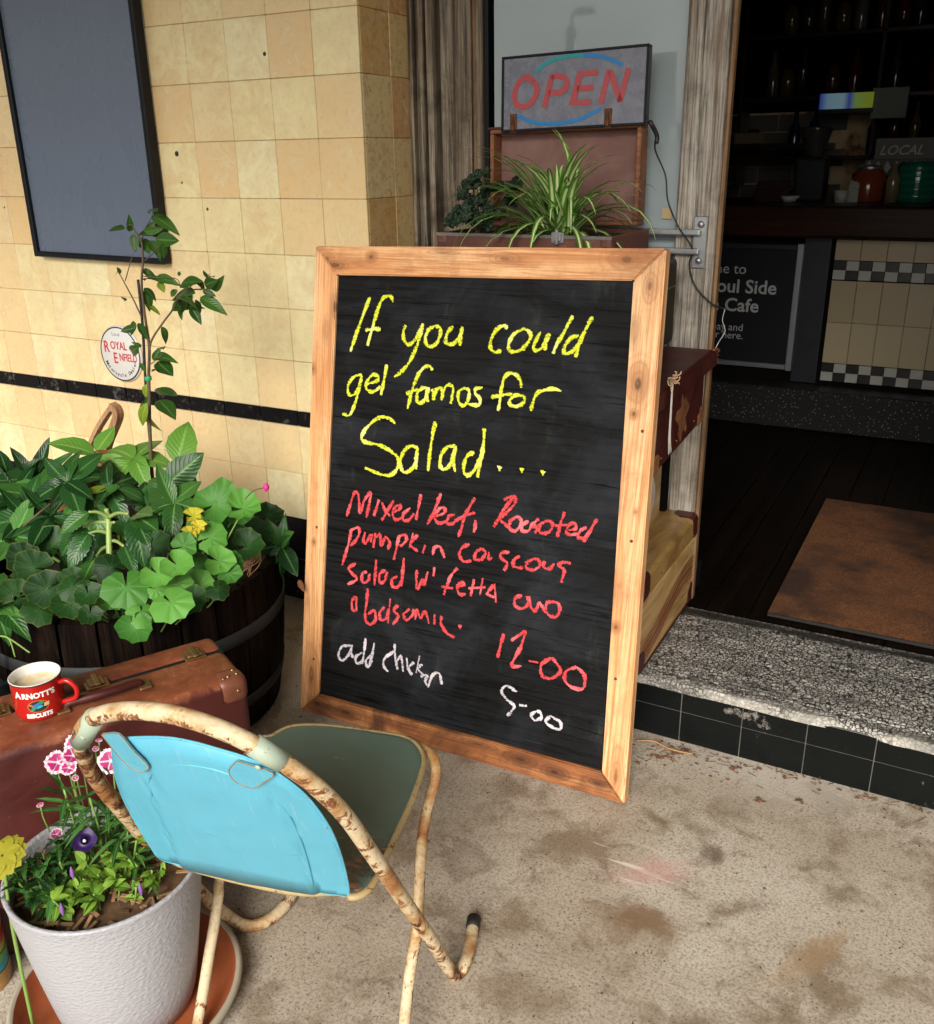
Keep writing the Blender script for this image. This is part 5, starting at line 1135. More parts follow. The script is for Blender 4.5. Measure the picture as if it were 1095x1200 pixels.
for a in [(85, 688, 1.22, 20), (80, 708, 1.2, 21), (103, 696, 1.22, 18), (55, 690, 1.22, 26), (40, 665, 1.3, 24), (28, 655, 1.35, 22), (85, 678, 1.26, 16), (130, 665, 1.35, 22), (160, 655, 1.4, 22), (230, 665, 1.46, 24), (60, 640, 1.45, 24), (225, 705, 1.3, 20),
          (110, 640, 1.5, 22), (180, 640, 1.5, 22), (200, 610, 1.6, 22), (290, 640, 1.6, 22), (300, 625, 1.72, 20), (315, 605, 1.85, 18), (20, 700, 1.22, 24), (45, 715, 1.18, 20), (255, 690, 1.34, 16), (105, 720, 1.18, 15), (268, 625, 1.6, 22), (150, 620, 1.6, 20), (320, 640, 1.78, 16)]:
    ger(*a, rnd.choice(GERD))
for a in [(226, 605, 1.5, 13), (232, 618, 1.48, 11), (222, 626, 1.48, 12)]: ger(*a, GERY[0])
for i in range(22):
    a_ = rnd.uniform(0, 6.28); r_ = BR_*.85*math.sqrt(rnd.random()); c_ = BC+Vector((r_*math.cos(a_), r_*math.sin(a_)-.03, rnd.uniform(.42, .50))); put('leaf', rnd.choice(BB+GERY), t, orient(c_, jv(1), Vector((0, -.6, 1))+jv(.5), rnd.uniform(.018, .035)))
for i in range(46):
    a_ = rnd.uniform(0, 6.28); r_ = BR_*.9*math.sqrt(rnd.random()); c_ = BC+Vector((r_*math.cos(a_), r_*math.sin(a_), rnd.uniform(.38, .47)))
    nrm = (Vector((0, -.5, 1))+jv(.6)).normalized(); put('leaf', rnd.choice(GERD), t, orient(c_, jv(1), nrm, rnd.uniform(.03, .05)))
mesh_obj('stems', py_mesh('stems', [v-root for v in SV], SF, M['stem'], True), t)
bp = ony(312, 571, 1.6); tube('flower_stalk', [ony(283, 590, 1.56)-root, ony(296, 576, 1.58)-root, bp-root], .0013, M['stem_brown'], t, 5)
mesh_obj('flower_bud', py_mesh('flower_bud', *lathe_geo([(.0005, -.012), (.006, -.006), (.008, 0), (.005, .008), (.0005, .011)], 8), M['hot_pink'], True), t, Matrix.Translation(bp-root))

# ---- broad leaved shrub rosettes
def whorl(t, root, px, py, y, n_, lpx, meshes, stem=True, el=(.0, .7), scale_w=1, axis=None, wid=1.0, pet=.0):
    c_ = ony(px, py, y); dep = (c_-CAM).dot(FW); L = lpx/_f*dep
    a0 = rnd.uniform(0, 6); n0 = ((CAM-c_).normalized()*.75+Vector((0, 0, .75))+jv(.25)).normalized(); xa = n0.orthogonal().normalized(); ya = n0.cross(xa)
    for k in range(n_):
        a = a0+2*math.pi*k/n_+rnd.uniform(-.3, .3); e = rnd.uniform(*el)*.9-.1
        d = (xa*math.cos(a)+ya*math.sin(a))*math.cos(e)+n0*math.sin(e)
        Mx = orient(c_+d*pet+jv(.004), d, n0+jv(.3), L*rnd.uniform(.7, 1.15))
        if wid != 1: Mx = Mx @ Matrix.Diagonal((1, wid, 1, 1))
        put('leaf', rnd.choice(meshes) if rnd.random() > .05 else rnd.choice(CY+BB), t, Mx)
        if pet: tube_geo(smooth_path([c_+Vector((0, 0, -.03)), c_+d.normalized()*pet*.5+Vector((0, 0, .008)), c_+d.normalized()*pet*1.05], 4), .0032, 6, SV, SF)
    if stem: tube_geo(smooth_path([Vector((root.x+(c_.x-root.x)*.5, root.y+(c_.y-root.y)*.5, .33)), (root+c_)/2+Vector((0, 0, -.05)), c_]), .0045, 6, SV, SF)
root = Vector((-2.02, 1.60, .37)); SV, SF = [], []
t = thing('leafy_shrub', 'bushy shrub with pointed glossy green leaves in whorls, filling the left of the barrel', 'plant', root)
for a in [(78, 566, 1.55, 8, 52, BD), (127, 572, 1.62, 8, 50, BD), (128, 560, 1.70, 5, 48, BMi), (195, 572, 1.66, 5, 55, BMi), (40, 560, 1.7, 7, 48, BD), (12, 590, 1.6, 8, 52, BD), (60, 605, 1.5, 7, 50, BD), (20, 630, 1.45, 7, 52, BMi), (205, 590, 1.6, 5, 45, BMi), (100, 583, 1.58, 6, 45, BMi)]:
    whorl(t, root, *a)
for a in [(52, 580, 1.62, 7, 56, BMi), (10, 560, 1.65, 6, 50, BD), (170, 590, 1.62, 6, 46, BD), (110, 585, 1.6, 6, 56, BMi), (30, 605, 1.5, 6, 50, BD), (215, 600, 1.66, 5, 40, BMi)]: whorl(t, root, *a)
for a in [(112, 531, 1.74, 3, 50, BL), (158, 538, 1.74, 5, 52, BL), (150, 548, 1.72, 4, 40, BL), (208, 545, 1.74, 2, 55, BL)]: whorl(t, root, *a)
mesh_obj('stems', py_mesh('stems', [v-root for v in SV], SF, M['stem'], True), t)
root = Vector((-1.83, 1.42, .37)); SV, SF = [], []
t = thing('thick_stemmed_plant', 'plant with one thick pale stem and arching stalks of large drooping toothed leaves', 'plant', root)
c_ = ony(127, 610, 1.42); base = ony(129, 668, 1.38)
tube_geo(smooth_path([base+Vector((0, 0, -.06)), base, c_, c_+Vector((0, 0, .03))]), lambda u_: .0085-.003*u_, 8, SV, SF)
BIG = [lm('leaf', leaf_blade(1, .52, .22, d_, .07, .01, 16), M['blade_mid']) for d_ in (.3, .55, .15)]
BIGD = [lm('leaf', leaf_blade(1, .52, .22, d_, .07, .01, 16), M['blade_dark']) for d_ in (.3, .55)]
for (s0, s1, e0, L, mm) in [((126, 612), (97, 618), (75, 640), 48, BIGD), ((127, 606), (104, 600), (84, 612), 40, BIG), ((128, 606), (150, 602), (165, 612), 0, None), ((128, 625), (104, 625), (92, 640), 46, BIGD), ((129, 634), (145, 640), (156, 660), 40, BIGD), ((128, 640), (112, 652), (103, 668), 40, BIG), ((129, 620), (134, 612), (150, 606), 0, None)]:
    A_ = ony(*s0, 1.42); B_ = ony(*s1, 1.38); tube_geo(smooth_path([A_, (A_+B_)/2+Vector((0, 0, .006)), B_]), lambda u_: .0052-.002*u_, 6, SV, SF)
    if mm:
        E_ = ony(*e0, 1.34); dep = (B_-CAM).dot(FW); put('leaf', rnd.choice(mm), t, orient(B_, E_-B_, (CAM-B_).normalized()+Vector((0, 0, .8)), L/_f*dep))
A_ = ony(158, 604, 1.40); dep = (A_-CAM).dot(FW)
for e0, L, mm in (((206, 628), 56, BIG), ((166, 656), 60, BIGD), ((196, 590), 50, BIG), ((182, 655), 48, BIGD)):
    put('leaf', rnd.choice(mm), t, orient(A_, ony(*e0, 1.33)-A_, (CAM-A_).normalized()+Vector((0, 0, .5))+jv(.15), L/_f*dep))
A_ = ony(96, 618, 1.38)
for e0, L in (((70, 600), 32), ((88, 665), 48), ((72, 645), 46), ((104, 660), 46)): put('leaf', rnd.choice(BIGD), t, orient(A_, ony(*e0, 1.33)-A_, (CAM-A_).normalized()+Vector((0, 0, .5))+jv(.2), L/_f*dep))
mesh_obj('stems', py_mesh('stems', [v-root for v in SV], SF, simple('pale_stalk', (.30, .42, .12), .45, 0, .2, 60), True), t)
# left edge plant reaching into the frame
root = ony(-30, 760, 1.15); root.z = .05; SV, SF = [], []
t = thing('edge_of_frame_plant', 'plant with smooth pointed leaves leaning in from the left edge above the red mug', 'plant', root)
lathe('nursery_pot', [(.0001, 0), (.09, 0), (.11, .26), (.115, .27), (.105, .27), (.10, .22), (.0001, .22)], M['black'], t, 28, M=Matrix.Translation((0, 0, -.048)))
A_ = ony(-4, 712, 1.15); dep = (A_-CAM).dot(FW)
for e0, L in (((18, 668), 50), ((43, 742), 50), ((30, 700), 34), ((2, 660), 40), ((-20, 690), 30), ((22, 690), 40), ((20, 760), 44), ((38, 720), 36)):
    put('leaf', rnd.choice(BMi), t, orient(A_+jv(.006), ony(*e0, 1.11)-A_, (CAM-A_).normalized()+Vector((0, 0, .6))+jv(.2), L/_f*dep))
tube_geo(smooth_path([root+Vector((0, 0, .15)), (root+A_)/2, A_]), .005, 6, SV, SF)
for e0 in ((18, 770), (35, 765)): tube_geo(smooth_path([ony(-5, 745, 1.12), ony(10, 748, 1.12), ony(*e0, 1.12)]), .002, 5, SV, SF)
mesh_obj('stems', py_mesh('stems', [v-root for v in SV], SF, M['stem'], True), t)
# right drooping rosette with browned tips
root = ony(336, 650, 1.78); root.z = .40; SV, SF = [], []
t = thing('drooping_rosette_plant', 'small dark rosette with browned leaf tips hanging over the barrel rim by the chalkboard', 'plant', root)
A_ = ony(337, 641, 1.76); A_.x -= .02; dep = (A_-CAM).dot(FW)
for e0, L, mm in (((298, 643), 40, BD), ((310, 615), 34, BD), ((322, 690), 46, BD), ((352, 682), 44, BD), ((336, 612), 32, BMi), ((322, 608), 34, BD), ((350, 612), 28, BD), ((318, 660), 30, BD), ((330, 596), 34, BD)):
    put('leaf', rnd.choice(mm), t, orient(A_, ony(*e0, 1.72)-A_, (CAM-A_).normalized()+Vector((0, 0, .5))+jv(.2), L/_f*dep))
for e0, L in (((322, 692), 15), ((352, 684), 15)):
    T2 = ony(*e0, 1.715); put('leaf', rnd.choice(BB), t, orient(T2-(T2-A_).normalized()*.012, T2-A_, (CAM-A_).normalized()+Vector((0, 0, .5)), L/_f*dep, 0))
tube_geo(smooth_path([root, (root+A_)/2+Vector((.01, 0, 0)), A_]), .004, 6, SV, SF)
mesh_obj('stems', py_mesh('stems', [v-root for v in SV], SF, M['stem_brown'], True), t)
# dry straw bunch
root = ony(292, 672, 1.62)
t = thing('dry_stalk_bunch', 'bunch of dry tan dead stalks hanging over the barrel rim', 'dead stalks', root); SV, SF = [], []
for i in range(26):
    a_ = ony(303+rnd.uniform(-3, 3), 636+rnd.uniform(-4, 6), 1.62); b_ = ony(286+rnd.uniform(-9, 9), 668+rnd.uniform(-12, 8), 1.60); tube_geo(smooth_path([a_, (a_+b_)/2+jv(.012), b_]), .0012, 4, SV, SF)
o = mesh_obj('stalks', py_mesh('stalks', [v-root for v in SV], SF, M['straw'], True), t); o['kind'] = 'stuff'
for i in range(3):
    a_ = ony(300, 640, 1.62)
# twigs and bent wooden handle
a_, b_ = ony(53, 622, 1.5), ony(20, 640, 1.45)
t = thing('bare_twig', 'bare reddish twig crossing the shrub leaves at the left', 'twig', a_); tube('twig', [Vector((0, 0, 0)), ony(16, 620, 1.45)-a_+Vector((0, 0, -.02)), ony(40, 606, 1.45)-a_, ony(60, 590, 1.5)-a_], .0028, M['stem_brown'], t, 6)
yh = 1.93
root = ony(95, 575, yh)
t = thing('bent_wood_handle', 'bent wooden handle loop sticking up out of the barrel in front of the tiles', 'handle', root)
def flatbar(name, pts, w_, d_):
    V, Fc = [], []
    Q = smooth_path(pts, 5)
    for i, p in enumerate(Q):
        tt = (Q[min(i+1, len(Q)-1)]-Q[max(0, i-1)]).normalized(); s_ = tt.cross(Vector((0, 1, 0))).normalized()
        for a, b in ((-1, -1), (1, -1), (1, 1), (-1, 1)): V.append(p+s_*a*w_/2+Vector((0, 1, 0))*b*d_/2-root)
    for i in range(len(Q)-1):
        for k in range(4): a = i*4+k; b = i*4+(k+1) % 4; Fc.append((a, b, b+4, a+4))
    Fc += [(0, 1, 2, 3), tuple(len(V)-4+k for k in (3, 2, 1, 0))]
    mesh_obj(name, py_mesh(name, V, Fc, M['bent_wood']), t)
flatbar('side_arm', [ony(x, y, yh) for x, y in ((104, 528), (115, 503), (128, 482), (134, 476))], .013, .022)
flatbar('side_arm', [ony(x, y, yh-.05) for x, y in ((96, 578), (118, 545), (128, 515), (138, 490), (137, 480), (131, 475))], .020, .026)
# ---- citrus sapling
root = ony(184, 600, 1.76)
t = thing('citrus_sapling', 'thin young citrus sapling tied to a dark stake, rising from the barrel against the tiles', 'sapling', root)
YP = 1.76
def sp(x, y, dy=0): return ony(100+x/3.636, 230+y/3.636, YP+dy)
SV, SF = [], []
for pts, r0, r1 in [([(300, 1330), (285, 1200), (275, 1000), (272, 850), (270, 760), (272, 640), (255, 520), (240, 380), (245, 280), (240, 200), (215, 150)], .0058, .0022),
                    ([(272, 700), (280, 620), (330, 540), (375, 480), (400, 430), (450, 400), (520, 395)], .003, .0016), ([(240, 515), (205, 440), (165, 365), (140, 320)], .0022, .0012), ([(170, 360), (190, 290), (205, 240)], .0014, .001),
                    ([(270, 720), (300, 700), (330, 670)], .0016, .001), ([(245, 340), (300, 345), (385, 350), (405, 380)], .0014, .001), ([(245, 280), (290, 240), (330, 180)], .0018, .001), ([(235, 200), (260, 130), (285, 80), (280, 50)], .0016, .0009), ([(215, 155), (195, 120), (165, 140)], .0015, .001), ([(490, 400), (515, 350), (530, 330)], .001, .0008)]:
    P = [sp(x, y, rnd.uniform(-.02, .02) if r0 < .005 else 0) for x, y in pts]; tube_geo(smooth_path(P, 5), (lambda r0, r1: lambda u_: r0+(r1-r0)*u_)(r0, r1), 7, SV, SF)
mesh_obj('stem', py_mesh('stem', [v-root for v in SV], SF, M['stem_brown'], True), t)
LV = [((170, 140), (75, 128)), ((285, 85), (388, 112)), ((190, 150), (195, 95)), ((205, 160), (215, 248)), ((225, 170), (300, 120)), ((235, 180), (275, 222)), ((250, 150), (320, 150)), ((250, 140), (330, 135)), ((275, 190), (325, 230)), ((300, 185), (405, 187)), ((330, 200), (335, 275)), ((270, 190), (295, 250)), ((275, 70), (265, 45)), ((280, 60), (298, 38)),
      ((245, 310), (305, 350)), ((255, 360), (295, 300)), ((300, 345), (385, 345)), ((255, 395), (285, 500)), ((250, 390), (310, 440)), ((318, 365), (338, 410)), ((405, 380), (475, 330)), ((395, 400), (335, 430)), ((385, 440), (460, 395)), ((380, 430), (470, 400)), ((370, 480), (430, 425)), ((415, 440), (440, 495)), ((440, 400), (470, 350)), ((470, 350), (515, 395)), ((450, 470), (495, 545)), ((470, 440), (500, 500)), ((490, 430), (585, 470)), ((500, 400), (560, 425)), ((510, 380), (545, 360)), ((405, 470), (400, 530)), ((520, 340), (500, 320)), ((520, 350), (550, 318)), ((400, 340), (400, 315)), ((440, 420), (480, 460)), ((540, 400), (575, 372)), ((430, 450), (410, 500)),
      ((325, 555), (365, 630)), ((205, 530), (205, 600)), ((225, 540), (270, 610)), ((215, 560), (140, 575)), ((240, 640), (205, 625)), ((230, 640), (150, 690)), ((290, 700), (320, 640)), ((305, 705), (380, 765)), ((300, 690), (340, 655)), ((235, 710), (260, 760)), ((140, 320), (125, 340)), ((150, 330), (140, 300)),
      ((300, 820), (408, 895)), ((310, 870), (388, 915)), ((265, 860), (255, 905)), ((160, 430), (172, 445)), ((300, 735), (285, 760)), ((315, 650), (328, 625))]
YL = [((255, 450), (312, 538)), ((312, 365), (340, 412)), ((262, 800), (250, 870)), ((262, 880), (210, 1000)), ((245, 870), (228, 1000))]
for k, (a, b) in enumerate(LV+YL):
    dy = rnd.uniform(-.03, .03); A_, B_ = sp(*a, dy), sp(*b, dy+rnd.uniform(-.03, .01)); L = (B_-A_).length*.90
    nrm = (CAM-A_).normalized()*rnd.uniform(.35, 1.0)+Vector((0, 0, rnd.uniform(.1, .9)))+jv(.4)
    put('leaf', rnd.choice(CY if k >= len(LV) else CI), t, orient(A_, B_-A_, nrm, L))
sk = [sp(300, 1330, .01), sp(262, 880, .01), sp(245, 560, .01), sp(225, 355, .01)]
st2 = thing('plant_stake', 'thin dark stake standing beside the citrus sapling stem', 'stake', sk[0]); tube('stake', [p-sk[0] for p in sk], .0036, M['stake'], st2, 6, 4)
tk = sp(268, 775); tie = thing('green_plant_tie', 'bright green tie holding the sapling to its stake', 'plant tie', tk); lathe('tie', [(.008, -.006), (.0095, -.003), (.0095, .003), (.008, .006)], M['tie'], tie, 14)

#====================================================================== BROWN SUITCASE + MUG
F_ = Vector((-1.162, 1.206, .44)); dL = Vector((-.475, -.880, 0)).normalized(); nL = Vector((-dL.y, dL.x, 0)); nL = nL if nL.dot(CAM-F_) < 0 else -nL   # nL points away from the camera
TK, HC, LC = .212, .44, .70
t = thing('brown_suitcase', 'big scuffed brown suitcase standing on edge behind the white pot under the mug', 'suitcase'); t.matrix_basis = basis((F_.x, F_.y, 0), dL, nL, (0, 0, 1)) if dL.cross(nL).z > 0 else basis((F_.x, F_.y, 0), dL, nL, (0, 0, 1))
bev = .020
box('body', 0, LC, 0, TK*.655, .003, HC, M['case_brown'], t, bev=bev, seg=4, smooth=True)
box('lid', .001, LC-.001, TK*.655+.0022, TK, .003, HC-.001, M['case_brown'], t, bev=bev*.8, seg=4, smooth=True)
box('seam_gasket', .004, LC-.004, TK*.655-.01, TK*.655+.012, .01, HC-.006, M['black'], t)
def capfan(x, y, zt, w_, mat): pass
# leather corner pieces with rivets
for yy, hy in ((-.0014, 1),):
    V = [(0, 0)]; R_c = .062
    for i in range(9): a = math.pi/2*i/8; V.append((R_c*math.cos(a), R_c*math.sin(a)))
    nV = len(V); VV = [(-.0016+x, -.0015, HC-z+.0) for x, z in V]
cap_m = simple('scuffed_corner_leather', (.17, .055, .028), .42, 0, .4, 50, .3)
bm = box_bm(-.0022, .064, -.0022, .060, HC-.060, HC+.0022, .021, 4)
bmesh.ops.bisect_plane(bm, geom=bm.verts[:]+bm.edges[:]+bm.faces[:], plane_co=Vector((.040, .036, HC-.036)), plane_no=Vector((1, .9, -1)).normalized(), clear_outer=True)
mesh_obj('corner_cap', bm_mesh(bm, 'corner_cap', cap_m, True), t)
for x, y in ((.016, .018), (.034, .016), (.018, .036)): rivet(t, (x, y, HC+.0022), (0, 0, 1), .0042)
rivet(t, (.022, -.002, HC-.026), (0, -1, 0), .004); rivet(t, (.045, .012, HC+.002), (0, 0, 1), .003)
for x in [(t.matrix_basis.inverted() @ onz(q[0], q[1], HC)).x for q in ((218, 757), (108, 792), (-2, 838))]: clasp(t, Matrix.Translation((x, TK*.655-.002, HC+.0005)) @ Matrix.Scale(1.35, 4))
hx0, hx1 = [(t.matrix_basis.inverted() @ onz(q[0], q[1], HC)).x for q in ((155, 787), (72, 820))]
tube('handle', [(hx0, .080, HC+.004), (hx0+.010, .075, HC+.014), (hx0+.05, .066, HC+.017), (hx1-.05, .066, HC+.017), (hx1-.010, .075, HC+.014), (hx1, .080, HC+.004)], .0085, M['case_maroon'], t, 10)
for x in (hx0-.005, hx1+.005): box('handle_bracket', x-.012, x+.012, .06, .09, HC+.0002, HC+.006, M['brass'], t, bev=.002)
# mug
mp = onz(49, 832, HC); mp.z = HC+.001
mr, mh = .044, .076
t = thing('enamel_mug', 'red enamel mug reading ARNOTTS BISCUITS with milky coffee, standing on the brown suitcase', 'mug', mp)
lathe('mug_body', [(.0001, .0), (mr*.9, .0), (mr*.97, .004), (mr, .012), (mr*1.0, mh-.006), (mr*1.015, mh-.003)], M['mug_red'], t, 48)
lathe('mug_lining', [(mr*1.015, mh-.003), (mr*1.035, mh-.0005), (mr*1.0, mh+.001), (mr*.965, mh-.004), (mr*.955, .012), (.0001, .008)], M['mug_white'], t, 48)
lathe('rim_line', [(mr*1.038, mh-.0026), (mr*1.045, mh-.0012), (mr*1.038, mh-.0001)], M['black_print'], t, 48)
lathe('coffee', [(.0001, mh-.020), (mr*.96, mh-.020)], M['coffee'], t, 40)
hd3 = RT*.80+FW*(-.05); hd3.z = 0; hd3.normalize()
tube('mug_handle', [hd3*(mr*.97)+Vector((0, 0, mh-.016)), hd3*(mr+.016)+Vector((0, 0, mh-.013)), hd3*(mr+.030)+Vector((0, 0, mh-.028)), hd3*(mr+.026)+Vector((0, 0, mh-.048)), hd3*(mr*.99)+Vector((0, 0, mh-.058))], .0048, M['mug_red'], t, 10)
toc = Vector((CAM.x-mp.x, CAM.y-mp.y, 0)).normalized(); ang0 = math.atan2(toc.y, toc.x)-math.radians(6)
def wrap(me, zc, name='lettering', r=mr*1.004, lift=.0004):
    for v in me.vertices:
        a = ang0+(v.co.x)/r; z = v.co.y+zc; rr_ = r+lift+max(0, v.co.z)*.3; v.co = (rr_*math.cos(a), rr_*math.sin(a), z)
    mesh_obj(name, me, t)
def fine_text(s, size, mat, bold, sp_=1.0):
    me = text_mesh(s, size, mat, .0001, bold, 0, 'lettering', 'CENTER', sp_)
    bm = bmesh.new(); bm.from_mesh(me); bmesh.ops.triangulate(bm, faces=bm.faces); bmesh.ops.subdivide_edges(bm, edges=[e for e in bm.edges if e.calc_length() > .004], cuts=2); bm.to_mesh(me); bm.free(); return me
wrap(fine_text("RNOTT'S", .0145, M['white_print'], .0007), .050); me = fine_text('A', .018, M['white_print'], .0008)
for v in me.vertices: v.co.x -= .0335
for o in [x for x in t.children if x.name.startswith('lettering')]:
    for v in o.data.vertices:
        a = math.atan2(v.co.y, v.co.x)+.004/mr; rr_ = math.hypot(v.co.x, v.co.y); v.co.x, v.co.y = rr_*math.cos(a), rr_*math.sin(a)
wrap(me, .050); wrap(fine_text('BISCUITS', .0112, M['white_print'], .0007), .0100)
def disc(pts, mat, lift, name='emblem'):
    bm = bmesh.new(); vs = [bm.verts.new((x, y, 0)) for x, y in pts]; bm.faces.new(vs); bmesh.ops.triangulate(bm, faces=bm.faces); bmesh.ops.subdivide_edges(bm, edges=bm.edges[:], cuts=2)
    me = bpy.data.meshes.new(name); bm.to_mesh(me); bm.free(); me.materials.append(mat); wrap(me, .0, name, lift=lift)
def ell(cx_, cy_, a, b, rot=0, n=14): return [(cx_+a*math.cos(u)*math.cos(rot)-b*math.sin(u)*math.sin(rot), cy_+a*math.cos(u)*math.sin(rot)+b*math.sin(u)*math.cos(rot)) for u in [2*math.pi*i/n for i in range(n)]]
disc(ell(0, .0325, .0185, .0125), M['orange_print'], .0003); disc(ell(0, .0325, .0170, .0112), M['black_print'], .0004)
disc(ell(-.002, .034, .010, .0045, .5), M['blue_print'], .0005); disc(ell(-.008, .0285, .007, .0028, .7), M['green_print'], .0006); disc(ell(.006, .0395, .0045, .0036), M['green_print'], .0006)
disc(ell(-.012, .036, .0045, .0018, -.4), M['orange_print'], .0006); disc(ell(.003, .031, .006, .0022, .3), flat('teal_print', (.02, .4, .4)), .0007)
disc([(.010, .030), (.019, .031), (.0195, .0385), (.0105, .0375)], M['tan_print'], .0007)

#====================================================================== WHITE POT WITH FLOWERS
PC = Vector((-1.135, .80, 0)); PR, PH, PB = .157, .30, .11
t = thing('white_plant_pot', 'big dimpled white pot of flowers in a saucer, in front of the brown suitcase', 'plant pot', PC+Vector((0, 0, .006)))
prof = [(.0001, 0), (PB-.01, 0), (PB, .006)]
for i in range(1, 13): u_ = i/12; prof.append((PB+(PR-PB)*(u_**.85), PH*u_))
prof += [(PR+.001, PH+.003), (PR-.005, PH+.005), (PR-.009, PH), (PR-.012, PH-.045)]
lathe('pot_wall', prof, M['pot'], t, 64)
lathe('soil', [(.0001, PH-.028), (.08, PH-.030), (PR-.0115, PH-.034)], M['mulch_soil'], t, 32)
chips = [bm_mesh(box_bm(-l, l, -.0028, .0028, -.0012, .0012), 'bark_chip', mm) for l, mm in ((.011, M['straw']), (.008, M['mulch_soil']), (.013, simple('bark_chip_tan', (.30, .18, .09), .9, 0, .4, 80)))]
for i in range(170):
    a = rnd.uniform(0, 6.28); r_ = (PR-.018)*math.sqrt(rnd.random()); p = Vector((r_*math.cos(a), r_*math.sin(a), PH-.026+rnd.uniform(0, .006)))
    mesh_obj('bark_chip', rnd.choice(chips), t, Matrix.Translation(p) @ Matrix.Rotation(rnd.uniform(0, 3.1), 4, 'Z') @ Matrix.Rotation(rnd.uniform(-.4, .4), 4, 'Y'))
sc_ = thing('pot_saucer', 'cream plant saucer with a terracotta coloured inside under the white pot', 'saucer', PC)
lathe('saucer_inside', [(.0001, .004), (.160, .004), (.178, .020), (.186, .040)], M['terracotta'], sc_, 48)
lathe('saucer_rim', [(.186, .040), (.190, .043), (.196, .041), (.197, .034), (.186, .012), (.170, .0), (.0001, 0)], M['saucer'], sc_, 48)
def pp(px, py, z): return onz(px, py, z)
# foliage plants
def bush(name, label, clumps, meshes, n_, lsize, stemmat, up=.6, cat='plant'):
    c0 = pp(*clumps[0]); root = Vector((c0.x, c0.y, PH-.02)); t_ = thing(name, label, cat, root); SV, SF = [], []
    for px, py, z in clumps:
        c_ = pp(px, py, z); b = Vector((c_.x+(PC.x-c_.x)*.2, c_.y+(PC.y-c_.y)*.2, PH-.03)); tube_geo(smooth_path([b, (b+c_)/2+jv(.008), c_]), .0018, 5, SV, SF)
        for k in range(n_):
            d = Vector((rnd.uniform(-1, 1), rnd.uniform(-1, 1), rnd.uniform(-.1, up))).normalized(); q = b+(c_-b)*rnd.uniform(.35, 1.05)
            Mx = orient(q, d, Vector((0, 0, 1))+jv(.4), lsize*rnd.uniform(.6, 1.15)); Mx.translation -= root; mesh_obj('leaf', rnd.choice(meshes), t_, Mx)
    mesh_obj('stems', py_mesh('stems', [v-root for v in SV], SF, stemmat, True), t_); return t_, root
def inpot(px, py, z): return (px, py, z)
NL = [lm('leaf', leaf_blade(1, .16, .3, d_, 0, .01), M['blade_mid']) for d_ in (.25, .5, .8)]
FE = [lm('leaf', leaf_blade(1, .24, .3, d_, .25, .01, 11), M['blade_mid']) for d_ in (.25, .5)]+[lm('leaf', leaf_blade(1, .24, .3, .3, .25, .01, 11), M['ger_dark'])]
td, rd = bush('dianthus', 'narrow leaved plant with pink and white frilled flowers at the back of the white pot', [(125, 950, .38), (105, 935, .42), (140, 985, .36), (160, 1000, .34), (95, 960, .36), (120, 905, .45), (75, 925, .43), (150, 965, .36)], NL, 15, .055, M['stem'], .8)
def dianthus(px, py, z, r, face=.8):
    c_ = pp(px, py, z); nrm = ((CAM-c_).normalized()*face+Vector((0, 0, .4))+jv(.25)).normalized(); xa = nrm.orthogonal().normalized()
    Vt, Ft = tube_geo(smooth_path([c_-nrm*.003, c_-nrm*.02+Vector((0, 0, -.02)), Vector((c_.x*.7+PC.x*.3, c_.y*.7+PC.y*.3, PH-.02))]), .0013, 5); fl = mesh_obj('flower', py_mesh('flower', [v-rd for v in Vt], Ft, M['stem'], True), td)
    for k in range(5):
        a = 2*math.pi*k/5+rnd.uniform(-.1, .1); d = Quaternion(nrm, a) @ xa; V, Fc = [c_+nrm*-.002], []
        s_ = nrm.cross(d)
        for j in range(7):
            u_ = (j-3)/3; rr_ = r*(1-.10*(j % 2)-.18*u_*u_); V.append(c_+d*rr_*.97+s_*u_*r*.66+nrm*(.10*r+.05*r*(-1)**j))
        for j in range(6): Fc.append((0, 1+j, 2+j))
        o = mesh_obj('petal', py_mesh('petal', [v-rd for v in V], Fc, M['pink']), fl)
        V2 = [c_+nrm*.0012+d*r*.12]+[c_+nrm*(.0016+.08*r)+d*r*(.62+.06*(j % 2))+s_*((j-2)/2)*r*.38 for j in range(5)]
        mesh_obj('petal_blotch', py_mesh('petal_blotch', [v-rd for v in V2], [(0, 1+j, 2+j) for j in range(4)], M['magenta']), fl)
for a in ((67, 894, .46, .021), (85, 886, .47, .019), (88, 872, .48, .018), (129, 892, .46, .022), (66, 978, .36, .011), (80, 900, .455, .014)): dianthus(*a)
for px, py, z in ((47, 944, .41), (88, 912, .44), (116, 868, .47), (112, 878, .46)): dianthus(px, py, z, .006, .3)
bush('marigold_foliage', 'feathery dark green foliage plant filling the left of the white pot', [(30, 1010, .34), (50, 1000, .35), (45, 1030, .33), (22, 1035, .33), (70, 1010, .34), (60, 1045, .32), (38, 1050, .32), (15, 1020, .34), (75, 985, .35)], FE, 14, .042, M['stem'], .7)
tl_, rl = bush('lime_bedding_plant', 'lime green small leaved plant with a purple bloom in the middle of the white pot', [(100, 1010, .34), (115, 1025, .33), (130, 1005, .34), (90, 1040, .325), (110, 1048, .325), (135, 1030, .33), (98, 1030, .33), (62, 1055, .32), (75, 1045, .32), (148, 1010, .335)], LI, 12, .026, M['stem'], .6)
bush('pale_seedling_clump', 'small pale green seedlings at the right edge of the white pot beneath the chair back', [(178, 1020, .33), (190, 1012, .33), (160, 985, .36), (168, 968, .37), (160, 1040, .32)], LI, 9, .020, M['stem'], .8)
c_ = pp(99, 985, .365); V, Fc = [], []
